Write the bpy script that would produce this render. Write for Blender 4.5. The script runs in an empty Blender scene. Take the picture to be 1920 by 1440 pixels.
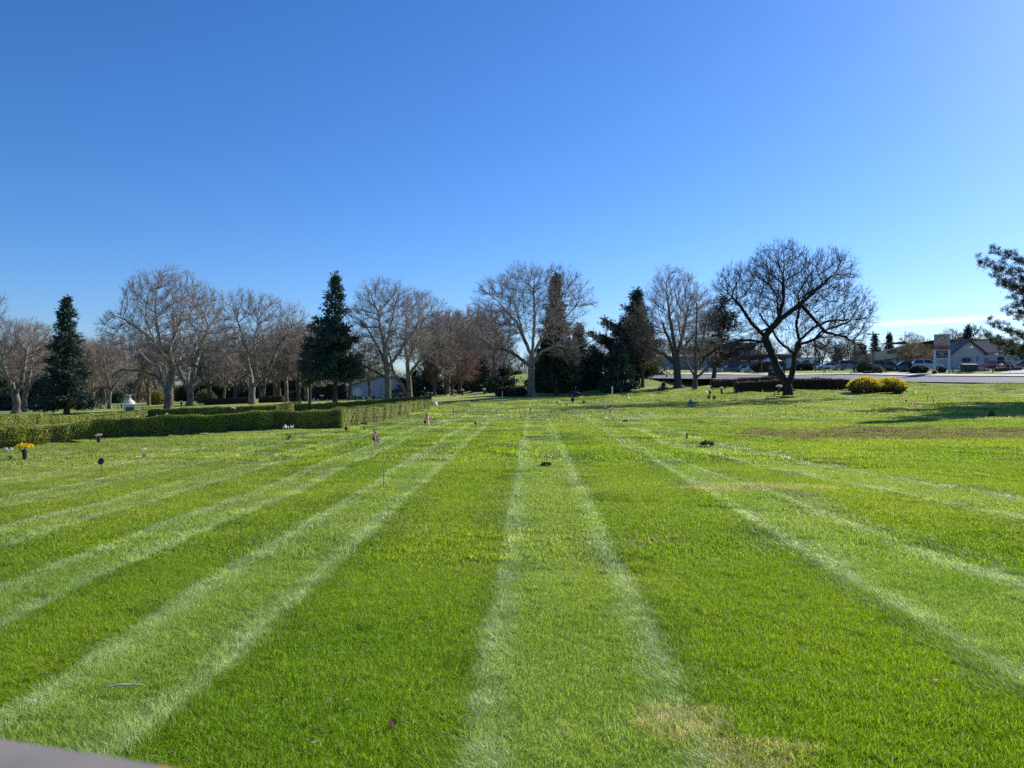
import bpy, math, random
import numpy as np
from mathutils import Vector, Matrix
R = math.radians
rng = np.random.default_rng(7)
random.seed(7)
sc = bpy.context.scene
COL = sc.collection
CAMH = 1.7
F = 1420.0          # focal length expressed in pixels of a 1920 wide frame

# ------------------------------------------------------------------ terrain
CP = []
def cp(px, py, D):
    CP.append(((px-960)/F*D, D, CAMH-(py-720)*D/F))
for a in (-60, -38, -20, 0, 20, 38, 60):
    for r in (0.5, 3, 6, 9, 12):
        CP.append((math.sin(R(a))*r, math.cos(R(a))*r, 0.0))
CP += [(-6, -8, 0), (6, -8, 0), (-30, -30, -.4), (30, -30, .2), (0, -60, 0), (60, 0, .8), (-60, 0, -1.5)]
for q in [(1300, 812, 26), (1600, 808, 27), (1850, 808, 27),
          (960, 800, 30), (700, 810, 27),
          (0, 847, 28.3), (170, 828, 31), (400, 815, 30.5), (620, 808, 30.7), (803, 772, 55), (400, 779, 80), (0, 801, 54),
          (183, 799, 66), (620, 771, 86), (315, 768, 100), (475, 757, 110), (125, 780, 85), (30, 775, 110), (728, 753, 105),
          (1000, 745, 104), (1083, 744, 106), (1244, 735, 100), (1480, 745, 68), (1303, 733, 92), (1272, 728, 112), (1335, 725, 118),
          (1500, 728, 76), (1645, 739, 70), (1850, 739, 73), (1750, 739, 73), (1870, 735, 75.5), (1750, 733, 77),
          (60, 770, 140), (400, 754, 180), (600, 750, 150), (850, 736, 150), (1150, 726, 150),
          (200, 756, 260), (700, 740, 260), (1000, 728, 260), (1250, 712, 240), (1500, 702, 260),
          (1900, 697, 100), (1700, 697, 116), (1500, 696, 135), (1650, 690, 150), (1750, 690, 150), (1450, 698, 160), (1820, 692, 130),
          (1900, 692, 130), (1600, 690, 215), (2200, 690, 150), (2200, 690, 250), (-300, 775, 140), (-300, 850, 40)]:
    cp(*q)
# road (near edge, 11 m wide, runs from the right background off to the right)
RA = np.array([52.7, 78.0]); RB = np.array([34.0, 110.0]); RU = (RB-RA)/np.linalg.norm(RB-RA); RN = np.array([-RU[1], RU[0]])*-1
def road_h(s, t):      # s metres along from RA, t metres across from the near edge
    return 1.72 + s*0.0155 + t*0.062
for s in (-60, -40, -20, 0, 18, 37, 60, 85):
    for t in (-.5, 5.5, 13.5):
        p = RA+RU*s+RN*t
        CP.append((p[0], p[1], road_h(s, t)))
CP = np.array(CP)
def tps_fit(P, lam=.3):
    n = len(P)
    d = np.hypot(P[:, None, 0]-P[None, :, 0], P[:, None, 1]-P[None, :, 1])/50
    K = np.where(d > 0, d*d*np.log(d+1e-12), 0)+np.eye(n)*lam*.01
    A = np.zeros((n+3, n+3)); A[:n, :n] = K
    A[:n, n] = 1; A[:n, n+1] = P[:, 0]/50; A[:n, n+2] = P[:, 1]/50; A[n:, :n] = A[:n, n:].T
    b = np.zeros(n+3); b[:n] = P[:, 2]
    return np.linalg.solve(A, b)
W = tps_fit(CP)
NW = []
for k in range(14):
    a = rng.uniform(0, math.pi); wl = rng.uniform(1.3, 7)
    NW.append((math.cos(a)/wl*6.283, math.sin(a)/wl*6.283, rng.uniform(0, 6.28), .0035*wl**.8))
def gzv(x, y):
    x = np.atleast_1d(np.asarray(x, float)); y = np.atleast_1d(np.asarray(y, float))
    r = np.hypot(x, y); k = np.minimum(1, 265/np.maximum(r, 1e-6)); xc, yc = x*k, y*k
    out = np.zeros_like(xc)
    for i in range(0, len(xc), 4000):
        X, Y = xc[i:i+4000], yc[i:i+4000]
        d = np.hypot(X[:, None]-CP[None, :, 0], Y[:, None]-CP[None, :, 1])/50
        K = np.where(d > 0, d*d*np.log(d+1e-12), 0)
        out[i:i+4000] = K@W[:-3]+W[-3]+W[-2]*X/50+W[-1]*Y/50
    m = np.clip((75-r)/25, 0, 1)*np.clip(.4+r/60, .4, 1)
    for kx, ky, ph, am in NW:
        out += m*am*np.sin(kx*x+ky*y+ph)
    return out
def gz(x, y): return float(gzv(x, y)[0])
def at(px, D, dz=0.0):
    x = (px-960)/F*D
    return Vector((x, D, gz(x, D)+dz))
def hit(px, py):
    D = np.arange(2.6, 170, .12); x = (px-960)/F*D
    z = gzv(x, D); ray = CAMH-(py-720)/F*D
    i = np.argmax(z >= ray)
    if z[i] < ray[i]: i = len(D)-1
    return Vector((x[i], D[i], z[i]))

# ------------------------------------------------------------------ node helpers
def mat(name):
    m = bpy.data.materials.new(name); m.use_nodes = True
    nt = m.node_tree; nt.nodes.clear()
    out = nt.nodes.new('ShaderNodeOutputMaterial')
    return m, nt, out
def N(nt, t, **kw):
    n = nt.nodes.new(t)
    for k, v in kw.items(): setattr(n, k, v)
    return n
def setin(nt, sock, v):
    if isinstance(v, bpy.types.NodeSocket): nt.links.new(v, sock)
    elif v is not None:
        if hasattr(sock, 'default_value'):
            try: sock.default_value = v
            except Exception: sock.default_value = tuple(v)+(1,) if len(v) == 3 else v
def M(nt, op, a, b=None, c=None, clamp=False):
    n = N(nt, 'ShaderNodeMath', operation=op, use_clamp=clamp)
    setin(nt, n.inputs[0], a)
    if b is not None: setin(nt, n.inputs[1], b)
    if c is not None: setin(nt, n.inputs[2], c)
    return n.outputs[0]
def MR(nt, v, a, b, c=0., d=1., smooth=True):
    n = N(nt, 'ShaderNodeMapRange', interpolation_type='SMOOTHSTEP' if smooth else 'LINEAR')
    setin(nt, n.inputs['Value'], v)
    for k, q in zip(('From Min', 'From Max', 'To Min', 'To Max'), (a, b, c, d)): n.inputs[k].default_value = q
    return n.outputs[0]
def MIX(nt, f, a, b, mode='MIX'):
    n = N(nt, 'ShaderNodeMix', data_type='RGBA', blend_type=mode)
    setin(nt, n.inputs[0], f)
    for s, v in ((n.inputs[6], a), (n.inputs[7], b)):
        if isinstance(v, bpy.types.NodeSocket): nt.links.new(v, s)
        else: s.default_value = (v[0], v[1], v[2], 1)
    return n.outputs[2]
def NOISE(nt, vec, scale, detail=2, rough=.5, dim='3D'):
    n = N(nt, 'ShaderNodeTexNoise', noise_dimensions=dim)
    if vec is not None: nt.links.new(vec, n.inputs['Vector'])
    n.inputs['Scale'].default_value = scale; n.inputs['Detail'].default_value = detail; n.inputs['Roughness'].default_value = rough
    return n.outputs[0]
def POS(nt): return N(nt, 'ShaderNodeNewGeometry').outputs['Position']
def OBJ(nt): return N(nt, 'ShaderNodeTexCoord').outputs['Object']
def MAPV(nt, vec, scale):
    n = N(nt, 'ShaderNodeMapping'); nt.links.new(vec, n.inputs[0]); n.inputs['Scale'].default_value = scale
    return n.outputs[0]
def PRIN(nt, base, rough=.7, spec=.3, metal=0, bump=None, bumpd=.02, bs=1.):
    p = N(nt, 'ShaderNodeBsdfPrincipled')
    setin(nt, p.inputs['Base Color'], base if isinstance(base, bpy.types.NodeSocket) else (base[0], base[1], base[2], 1))
    setin(nt, p.inputs['Roughness'], rough); p.inputs['Specular IOR Level'].default_value = spec; p.inputs['Metallic'].default_value = metal
    if bump is not None:
        b = N(nt, 'ShaderNodeBump'); nt.links.new(bump, b.inputs['Height']); b.inputs['Distance'].default_value = bumpd; b.inputs['Strength'].default_value = bs
        nt.links.new(b.outputs[0], p.inputs['Normal'])
    return p.outputs[0]
def simple(name, c, c2=None, scale=5., rough=.7, spec=.3, metal=0, detail=3, bumpd=.0, stretch=None, coord='obj', lo=.35, hi=.65):
    m, nt, out = mat(name)
    v = OBJ(nt) if coord == 'obj' else POS(nt)
    if stretch: v = MAPV(nt, v, stretch)
    f = NOISE(nt, v, scale, detail, .6)
    c2 = c2 or tuple(q*.75 for q in c)
    col = MIX(nt, MR(nt, f, lo, hi), c, c2)
    nt.links.new(PRIN(nt, col, rough, spec, metal, f if bumpd else None, bumpd), out.inputs[0])
    return m
def leafmat(name, c, c2, trans=.35, scale=1.2, rough=.6, spec=.3, attr='var'):
    m, nt, out = mat(name)
    a = N(nt, 'ShaderNodeAttribute', attribute_name=attr).outputs['Fac']
    f = NOISE(nt, OBJ(nt), scale, 2)
    col = MIX(nt, MR(nt, f, .35, .65), c, c2)
    col = MIX(nt, 1., col, MIX(nt, a, (.55, .55, .55), (1.45, 1.45, 1.45)), 'MULTIPLY')
    p = PRIN(nt, col, rough, spec)
    t = N(nt, 'ShaderNodeBsdfTranslucent'); nt.links.new(col, t.inputs[0])
    x = N(nt, 'ShaderNodeMixShader'); x.inputs[0].default_value = trans
    nt.links.new(p, x.inputs[1]); nt.links.new(t.outputs[0], x.inputs[2]); nt.links.new(x.outputs[0], out.inputs[0])
    return m

# ------------------------------------------------------------------ mesh helpers
def link(o, parent=None):
    COL.objects.link(o)
    if parent is not None: o.parent = parent
    return o
def mesh_np(name, V, faces, m, parent=None, smooth=False, attrs=None, loc=None):
    """faces: list of (k-gon) index arrays"""
    me = bpy.data.meshes.new(name)
    V = np.asarray(V, np.float32)
    me.vertices.add(len(V)); me.vertices.foreach_set('co', V.ravel())
    fs = [np.asarray(f, np.int32) for f in faces if len(f)]
    nl = sum(f.size for f in fs); npoly = sum(len(f) for f in fs)
    me.loops.add(nl); me.polygons.add(npoly)
    me.loops.foreach_set('vertex_index', np.concatenate([f.ravel() for f in fs]))
    tot = np.concatenate([np.full(len(f), f.shape[1], np.int32) for f in fs])
    st = np.concatenate([[0], np.cumsum(tot)[:-1]]).astype(np.int32)
    me.polygons.foreach_set('loop_start', st)
    me.polygons.foreach_set('loop_total', tot)
    if smooth: me.polygons.foreach_set('use_smooth', np.ones(npoly, bool))
    if attrs:
        for k, a in attrs.items():
            at_ = me.attributes.new(k, 'FLOAT', 'POINT'); at_.data.foreach_set('value', np.asarray(a, np.float32))
    me.update(calc_edges=True); me.validate()
    if m is not None: me.materials.append(m)
    o = bpy.data.objects.new(name, me)
    if loc is not None: o.location = loc
    return link(o, parent)
def empty(name, loc, rz=0):
    o = bpy.data.objects.new(name, None); o.location = loc; o.rotation_euler = (0, 0, rz); o.empty_display_size = .2
    return link(o)
def tag(o, label=None, cat=None, group=None, kind=None):
    if label: o['label'] = label
    if cat: o['category'] = cat
    if group: o['group'] = group
    if kind: o['kind'] = kind
    return o
def dup(root, loc, rz=0, label=None, cat=None, group=None, scale=None):
    r = root.copy(); COL.objects.link(r); r.location = loc; r.rotation_euler = (0, 0, rz)
    if scale is not None: r.scale = scale if hasattr(scale, '__len__') else (scale,)*3
    if label: r['label'] = label
    if group: r['group'] = group
    for ch in list(root.children):
        c = ch.copy(); COL.objects.link(c); c.parent = r
        for g in ch.children:
            d = g.copy(); COL.objects.link(d); d.parent = c
    return r
class MB:
    def __init__(s): s.v = []; s.f = []
    def add(s, vs, fs):
        n = len(s.v); s.v += [tuple(v) for v in vs]; s.f += [tuple(i+n for i in f) for f in fs]; return s
    def box(s, c, d, rz=0, bev=0.0, taper=1.0):
        hx, hy, hz = d[0]/2, d[1]/2, d[2]/2
        if bev <= 0:
            vs = [(sx*hx*(taper if sz > 0 else 1), sy*hy*(taper if sz > 0 else 1), sz*hz) for sz in (-1, 1) for sy in (-1, 1) for sx in (-1, 1)]
            fs = [(0, 2, 3, 1), (4, 5, 7, 6), (0, 1, 5, 4), (2, 6, 7, 3), (0, 4, 6, 2), (1, 3, 7, 5)]
        else:
            vs = []; ring = []
            b = min(bev, hx*.9, hy*.9, hz*.9)
            levels = [(-hz, b), (-hz+b, 0), (hz-b, 0), (hz, b)]
            for z, i in levels:
                k = taper if z > 0 else 1
                X, Y = (hx-i)*k, (hy-i)*k; q = b*.9
                vs += [(X-q, -Y, z), (X, -Y+q, z), (X, Y-q, z), (X-q, Y, z), (-X+q, Y, z), (-X, Y-q, z), (-X, -Y+q, z), (-X+q, -Y, z)]
            fs = [tuple(range(7, -1, -1)), tuple(range(24, 32))]
            for l in range(3):
                for i in range(8):
                    j = (i+1) % 8; fs.append((l*8+i, l*8+j, l*8+8+j, l*8+8+i))
        cr, sr = math.cos(rz), math.sin(rz)
        return s.add([(c[0]+x*cr-y*sr, c[1]+x*sr+y*cr, c[2]+z) for x, y, z in vs], fs)
    def tube(s, pts, rad, n=8, cap=True):
        pts = [Vector(p) for p in pts]
        if not hasattr(rad, '__len__'): rad = [rad]*len(pts)
        vs = []; fs = []
        for i, p in enumerate(pts):
            d = (pts[min(i+1, len(pts)-1)]-pts[max(i-1, 0)]).normalized()
            u = d.cross(Vector((0, 0, 1)) if abs(d.z) < .95 else Vector((1, 0, 0))).normalized(); w = d.cross(u)
            for k in range(n):
                a = 2*math.pi*k/n; vs.append(p+(u*math.cos(a)+w*math.sin(a))*rad[i])
        for i in range(len(pts)-1):
            for k in range(n):
                j = (k+1) % n; fs.append((i*n+k, i*n+j, (i+1)*n+j, (i+1)*n+k))
        if cap: fs.append(tuple(range(n-1, -1, -1))); fs.append(tuple(range((len(pts)-1)*n, len(pts)*n)))
        return s.add(vs, fs)
    def lathe(s, c, prof, n=14, sx=1, sy=1):
        vs = []; fs = []
        for r, z in prof:
            for k in range(n):
                a = 2*math.pi*k/n; vs.append((c[0]+r*math.cos(a)*sx, c[1]+r*math.sin(a)*sy, c[2]+z))
        for i in range(len(prof)-1):
            for k in range(n):
                j = (k+1) % n; fs.append((i*n+k, i*n+j, (i+1)*n+j, (i+1)*n+k))
        fs.append(tuple(range(n-1, -1, -1))); fs.append(tuple(range((len(prof)-1)*n, len(prof)*n)))
        return s.add(vs, fs)
    def build(s, name, m, parent=None, loc=None, smooth=False):
        me = bpy.data.meshes.new(name); me.from_pydata(s.v, [], s.f); me.update()
        if smooth:
            for p in me.polygons: p.use_smooth = True
        if m: me.materials.append(m)
        o = bpy.data.objects.new(name, me)
        if loc is not None: o.location = loc
        return link(o, parent)

# ------------------------------------------------------------------ camera, sun, sky
cam = bpy.data.objects.new('camera', bpy.data.cameras.new('camera')); COL.objects.link(cam)
cam.location = (0, 0, CAMH+gz(0, 0)); cam.rotation_euler = (R(90), 0, 0)
cam.data.lens = 36*F/1920; cam.data.sensor_width = 36; cam.data.clip_end = 6000; cam.data.clip_start = .05
cam.data.dof.use_dof = True; cam.data.dof.focus_distance = 14; cam.data.dof.aperture_fstop = 9
sc.camera = cam
SAZ, SEL = 50, 29
sd = Vector((math.sin(R(SAZ))*math.cos(R(SEL)), math.cos(R(SAZ))*math.cos(R(SEL)), math.sin(R(SEL))))
sun = bpy.data.lights.new('sun', 'SUN'); sun.energy = 5.0; sun.angle = R(.5); sun.color = (1, .95, .87)
so = bpy.data.objects.new('sun', sun); COL.objects.link(so); so.rotation_euler = sd.to_track_quat('Z', 'Y').to_euler(); so.location = (40, 30, 60)
w = bpy.data.worlds.new('World'); sc.world = w; w.use_nodes = True
nt = w.node_tree; nt.nodes.clear()
sky = N(nt, 'ShaderNodeTexSky', sky_type='NISHITA'); sky.sun_disc = False
sky.sun_elevation = R(SEL); sky.sun_rotation = R(SAZ); sky.altitude = 100; sky.air_density = 1.0; sky.dust_density = .35; sky.ozone_density = 6.0
bg = N(nt, 'ShaderNodeBackground'); bg.inputs[1].default_value = .11
wo = N(nt, 'ShaderNodeOutputWorld')
g = N(nt, 'ShaderNodeTexCoord').outputs['Generated']
s3 = N(nt, 'ShaderNodeSeparateXYZ'); nt.links.new(g, s3.inputs[0])
ysafe = M(nt, 'MAXIMUM', s3.outputs[1], .05)
tx = M(nt, 'DIVIDE', s3.outputs[0], ysafe); tz = M(nt, 'DIVIDE', s3.outputs[2], ysafe)
line = M(nt, 'MULTIPLY_ADD', M(nt, 'SUBTRACT', tx, .486), .05, .0795)
nz = NOISE(nt, MAPV(nt, g, (8, 8, 60)), 3, 4)
dd = M(nt, 'ADD', M(nt, 'SUBTRACT', tz, line), M(nt, 'MULTIPLY', M(nt, 'SUBTRACT', nz, .5), .006))
band = M(nt, 'SUBTRACT', 1, MR(nt, M(nt, 'ABSOLUTE', dd), .0005, .0065))
band = M(nt, 'MULTIPLY', M(nt, 'MULTIPLY', band, MR(nt, tx, .36, .56)), MR(nt, nz, .2, .6))
skyc = N(nt, 'ShaderNodeHueSaturation'); skyc.inputs['Saturation'].default_value = 1.10; nt.links.new(MIX(nt, 1., sky.outputs[0], (.745, .82, 1.), 'MULTIPLY'), skyc.inputs['Color'])
cloudc = MIX(nt, M(nt, 'MULTIPLY', band, .5), skyc.outputs[0], (9., 9.3, 9.6))
nt.links.new(cloudc, bg.inputs[0]); nt.links.new(bg.outputs[0], wo.inputs[0])
sc.view_settings.view_transform = 'Standard'; sc.view_settings.look = 'None'; sc.view_settings.exposure = .5; sc.view_settings.gamma = 1
sc.view_settings.use_curve_mapping = False
sc.cycles.max_bounces = 6; sc.cycles.transparent_max_bounces = 8; sc.cycles.volume_bounces = 0
sc.cycles.use_denoising = False
# ------------------------------------------------------------------ lawn colour (shared by turf and blades)
def smooth_ramp(nt, fac, stops):
    r = N(nt, 'ShaderNodeValToRGB'); nt.links.new(fac, r.inputs[0]); e = r.color_ramp.elements
    while len(e) > 1: e.remove(e[-1])
    e[0].position = stops[0][0]; e[0].color = (stops[0][1],)*3+(1,)
    for p, v in stops[1:]:
        q = e.new(p); q.color = (v,)*3+(1,)
    return r.outputs[0]
LG = bpy.data.node_groups.new('lawn_colour', 'ShaderNodeTree')
LG.interface.new_socket('Color', in_out='OUTPUT', socket_type='NodeSocketColor')
LG.interface.new_socket('Tone', in_out='OUTPUT', socket_type='NodeSocketFloat')
LG.interface.new_socket('Dry', in_out='OUTPUT', socket_type='NodeSocketFloat')
nt = LG; go = N(nt, 'NodeGroupOutput')
P = POS(nt); s3 = N(nt, 'ShaderNodeSeparateXYZ'); nt.links.new(P, s3.inputs[0]); X, Y = s3.outputs[0], s3.outputs[1]
wob = M(nt, 'MULTIPLY', M(nt, 'SUBTRACT', NOISE(nt, P, .35, 2), .5), .28)
wob = M(nt, 'ADD', wob, M(nt, 'MULTIPLY', M(nt, 'SUBTRACT', NOISE(nt, P, 6, 3, .7), .5), .17))
u = M(nt, 'ADD', M(nt, 'ADD', M(nt, 'MULTIPLY_ADD', Y, -.027, .29), X), wob)
Zc = M(nt, 'SUBTRACT', M(nt, 'MINIMUM', Y, 20), 9)
c = MR(nt, M(nt, 'MULTIPLY_ADD', Zc, .1, u), 3.6, 5.0)
v = M(nt, 'MULTIPLY_ADD', M(nt, 'MULTIPLY', Zc, .22), c, u)
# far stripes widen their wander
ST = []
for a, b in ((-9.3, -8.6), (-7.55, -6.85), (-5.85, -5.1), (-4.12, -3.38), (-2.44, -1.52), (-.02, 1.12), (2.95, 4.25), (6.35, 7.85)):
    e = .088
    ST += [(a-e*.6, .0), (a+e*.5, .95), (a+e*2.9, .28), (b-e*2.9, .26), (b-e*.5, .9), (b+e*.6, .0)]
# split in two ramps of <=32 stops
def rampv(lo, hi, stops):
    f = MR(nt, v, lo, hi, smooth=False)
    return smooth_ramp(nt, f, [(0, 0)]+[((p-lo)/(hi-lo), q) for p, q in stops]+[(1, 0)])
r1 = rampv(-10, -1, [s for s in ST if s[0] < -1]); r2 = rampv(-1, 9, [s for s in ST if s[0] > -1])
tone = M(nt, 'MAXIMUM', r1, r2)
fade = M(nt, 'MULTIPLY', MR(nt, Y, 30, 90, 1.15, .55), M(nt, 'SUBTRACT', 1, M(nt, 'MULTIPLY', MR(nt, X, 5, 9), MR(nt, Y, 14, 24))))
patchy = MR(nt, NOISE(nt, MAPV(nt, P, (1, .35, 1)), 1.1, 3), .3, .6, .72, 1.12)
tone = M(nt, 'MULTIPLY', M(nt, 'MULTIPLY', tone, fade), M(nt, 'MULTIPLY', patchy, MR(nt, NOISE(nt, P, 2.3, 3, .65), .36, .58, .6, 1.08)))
# weak far stripes beyond 20 m
n1 = NOISE(nt, P, .22, 3); n2 = NOISE(nt, MAPV(nt, P, (.45, 1.4, 1)), 1.5, 5, .68); n3 = NOISE(nt, P, 9, 3, .7)
base = MIX(nt, MR(nt, n1, .38, .62), (.25, .365, .022), (.345, .43, .04))
base = MIX(nt, MR(nt, n2, .45, .75, 0, .5), base, (.43, .46, .09))
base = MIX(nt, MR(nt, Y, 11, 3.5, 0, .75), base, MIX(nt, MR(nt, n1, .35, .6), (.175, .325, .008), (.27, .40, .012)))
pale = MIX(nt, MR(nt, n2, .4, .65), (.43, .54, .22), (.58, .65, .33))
colr = MIX(nt, M(nt, 'MULTIPLY', tone, .95), base, pale)  # stripes painted paler: sheen of leaning blades put into colour, with pale wheel tracks
# yellowish thin turf further off and on the left
left = M(nt, 'MULTIPLY', MR(nt, X, -3, -9), MR(nt, Y, 9, 17))
far = MR(nt, Y, 18, 42)
dryf = M(nt, 'MULTIPLY', M(nt, 'MAXIMUM', left, far), MR(nt, n2, .38, .6, .15, 1.))
colr = MIX(nt, M(nt, 'MULTIPLY', dryf, M(nt, 'MULTIPLY_ADD', tone, -.8, .88)), colr, (.41, .435, .19))
vr = N(nt, 'ShaderNodeTexVoronoi'); nt.links.new(MAPV(nt, P, (.55, .9, .5)), vr.inputs['Vector']); vr.inputs['Scale'].default_value = .8
n4 = NOISE(nt, MAPV(nt, P, (.16, .8, 1)), .9, 4, .6)
colr = MIX(nt, M(nt, 'MULTIPLY', M(nt, 'MAXIMUM', left, far), 1.), colr, MIX(nt, 1., colr, MIX(nt, MR(nt, n4, .38, .62), (.62, .70, .62), (1.08, 1.02, 1.05)), 'MULTIPLY'))  # long soft shadow streaks painted across the far and left turf
spots = M(nt, 'MULTIPLY', M(nt, 'SUBTRACT', 1, MR(nt, vr.outputs[0], .08, .26)), M(nt, 'MULTIPLY', MR(nt, n3, .4, .6), M(nt, 'MULTIPLY_ADD', M(nt, 'MAXIMUM', left, far), .5, .35)))
colr = MIX(nt, spots, colr, (.47, .43, .22))
def ell(cx, cy, rx, ry, nsc, amp):
    dx = M(nt, 'DIVIDE', M(nt, 'SUBTRACT', X, cx), rx); dy = M(nt, 'DIVIDE', M(nt, 'SUBTRACT', Y, cy), ry)
    d = M(nt, 'SQRT', M(nt, 'ADD', M(nt, 'MULTIPLY', dx, dx), M(nt, 'MULTIPLY', dy, dy)))
    d = M(nt, 'ADD', d, M(nt, 'MULTIPLY', M(nt, 'SUBTRACT', NOISE(nt, P, nsc, 4, .7), .5), amp))
    return M(nt, 'SUBTRACT', 1, MR(nt, d, .75, 1.05))
v2 = N(nt, 'ShaderNodeTexVoronoi'); nt.links.new(MAPV(nt, P, (.8, 1., .2)), v2.inputs['Vector']); v2.inputs['Scale'].default_value = 2.4
cl = M(nt, 'MULTIPLY', M(nt, 'SUBTRACT', 1, MR(nt, M(nt, 'ADD', v2.outputs[0], M(nt, 'MULTIPLY', M(nt, 'SUBTRACT', n3, .5), .45)), .07, .17)), MR(nt, NOISE(nt, P, .5, 2), .42, .52))
colr = MIX(nt, M(nt, 'MULTIPLY', cl, .6), colr, (.05, .16, .02))
dry1 = M(nt, 'MAXIMUM', ell(.86, 3.75, .3, .26, 5, 1.6), ell(1.12, 3.42, .28, .2, 6, 1.6))
dry1 = M(nt, 'MAXIMUM', dry1, ell(3.9, 12.2, 1.4, .7, 2, 1.8))
dry1 = M(nt, 'MULTIPLY', dry1, MR(nt, n3, .35, .55, .5, 1))
colr = MIX(nt, M(nt, 'MULTIPLY', dry1, MR(nt, NOISE(nt, P, 14, 3), .4, .6, .25, .85)), colr, (.66, .56, .34))
soil = M(nt, 'MAXIMUM', ell(16., 25.5, 6.8, 3.4, .8, 1.5), ell(9.6, 24.8, 2.4, 2.4, 1.3, 2.4))
soil = M(nt, 'MULTIPLY', soil, MR(nt, NOISE(nt, MAPV(nt, P, (.7, 1.5, 1)), 2.2, 4, .7), .30, .50))
colr = MIX(nt, M(nt, 'MULTIPLY', soil, .97), colr, MIX(nt, MR(nt, n3, .4, .6), (.155, .115, .075), (.31, .25, .17)))
nt.links.new(colr, go.inputs[0]); nt.links.new(tone, go.inputs[1]); nt.links.new(M(nt, 'MAXIMUM', dry1, soil), go.inputs[2])

# turf ground
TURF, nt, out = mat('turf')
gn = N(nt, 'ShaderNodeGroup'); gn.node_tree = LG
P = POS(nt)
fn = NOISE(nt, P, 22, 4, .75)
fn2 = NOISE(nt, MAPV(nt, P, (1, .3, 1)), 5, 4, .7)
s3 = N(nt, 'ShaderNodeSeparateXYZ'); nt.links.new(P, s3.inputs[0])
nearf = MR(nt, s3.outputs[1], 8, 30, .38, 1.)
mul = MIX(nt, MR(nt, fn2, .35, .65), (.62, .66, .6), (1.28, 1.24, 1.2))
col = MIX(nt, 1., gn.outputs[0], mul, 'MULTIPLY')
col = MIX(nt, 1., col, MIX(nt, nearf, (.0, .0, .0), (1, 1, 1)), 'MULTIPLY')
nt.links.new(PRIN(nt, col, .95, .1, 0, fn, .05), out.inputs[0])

# grass blades
BLADE, nt, out = mat('grass_blade')
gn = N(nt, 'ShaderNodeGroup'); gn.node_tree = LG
a = N(nt, 'ShaderNodeAttribute', attribute_name='var').outputs['Fac']
hh = N(nt, 'ShaderNodeAttribute', attribute_name='hgt').outputs['Fac']
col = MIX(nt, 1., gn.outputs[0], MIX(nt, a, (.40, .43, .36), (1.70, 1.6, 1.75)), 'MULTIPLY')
col = MIX(nt, MR(nt, a, .90, .97), col, (.62, .56, .30))
sp = M(nt, 'ADD', .12, M(nt, 'MULTIPLY', gn.outputs[1], .24))
p = N(nt, 'ShaderNodeBsdfPrincipled'); nt.links.new(col, p.inputs['Base Color']); p.inputs['Roughness'].default_value = .42; nt.links.new(sp, p.inputs['Specular IOR Level'])
t = N(nt, 'ShaderNodeBsdfTranslucent'); nt.links.new(MIX(nt, 1., col, (1.15, 1.3, .55), 'MULTIPLY'), t.inputs[0])
x = N(nt, 'ShaderNodeMixShader'); x.inputs[0].default_value = .45
nt.links.new(p.outputs[0], x.inputs[1]); nt.links.new(t.outputs[0], x.inputs[2]); nt.links.new(x.outputs[0], out.inputs[0])

# ground sheet: polar fan, fine in front of the viewer
azs = np.concatenate([np.arange(-180, -44, 4), np.arange(-44, 44, .4), np.arange(44, 180, 4)])
rad = [0.25]
while rad[-1] < 3000: rad.append(rad[-1]*1.022+.02 if rad[-1] < 280 else rad[-1]*1.25)
rad = np.array(rad)
AZ, RR = np.meshgrid(np.radians(azs), rad)
GX, GY = (np.sin(AZ)*RR).ravel(), (np.cos(AZ)*RR).ravel()
GZ = gzv(GX, GY)
na, nr = len(azs), len(rad)
i = np.arange(nr-1)[:, None]*na; j = np.arange(na)[None, :]; j2 = (j+1) % na
quads = np.stack([i+j, i+na+j, i+na+j2, i+j2], -1).reshape(-1, 4)
V = np.stack([GX, GY, GZ], 1); V = np.vstack([V, [0, 0, gz(0, 0)]])
fan = np.stack([np.full(na, len(V)-1), np.arange(na), (np.arange(na)+1) % na], 1)
# orient upward
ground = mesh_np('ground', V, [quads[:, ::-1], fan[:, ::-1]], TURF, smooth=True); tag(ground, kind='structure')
nz_ = ground.data.polygons[5].normal.z
if nz_ < 0: ground.data.flip_normals()

def patch(name, size, n, wd, ht, lean=.5, leandir=None, seed=0, m=BLADE):
    g = np.random.default_rng(seed)
    bx = g.uniform(-size/2, size/2, n); by = g.uniform(-size/2, size/2, n)
    h = ht*g.uniform(.55, 1.25, n); wdt = wd*g.uniform(.6, 1.3, n)
    az = g.uniform(0, 6.283, n) if leandir is None else g.normal(leandir, .5, n)
    ln = np.abs(g.normal(lean, .35, n))
    dx, dy = np.cos(az)*ln*h, np.sin(az)*ln*h
    fa = g.uniform(0, 6.283, n); wx, wy = np.cos(fa)*wdt/2, np.sin(fa)*wdt/2
    z0 = np.zeros(n)
    hz = h*.95/np.sqrt(1+.4*ln*ln)
    A = np.stack([bx-wx, by-wy, z0-.01], 1); B = np.stack([bx+wx, by+wy, z0-.01], 1)
    Cc = np.stack([bx+dx*.4+wx*.8, by+dy*.4+wy*.8, hz*.6], 1); Dd = np.stack([bx+dx*.4-wx*.8, by+dy*.4-wy*.8, hz*.6], 1)
    T = np.stack([bx+dx, by+dy, hz], 1)
    V = np.stack([A, B, Cc, Dd, T], 1).reshape(-1, 3)
    k = np.arange(n)[:, None]*5
    Q = k+np.array([[0, 1, 2, 3]]); Tr = k+np.array([[3, 2, 4]])
    va = np.repeat(g.uniform(0, 1, n), 5); hg = np.tile([0, 0, .6, .6, 1], n)
    o = mesh_np(name, V, [Q, Tr], m, attrs={'var': va, 'hgt': hg})
    COL.objects.unlink(o)
    return o
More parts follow.
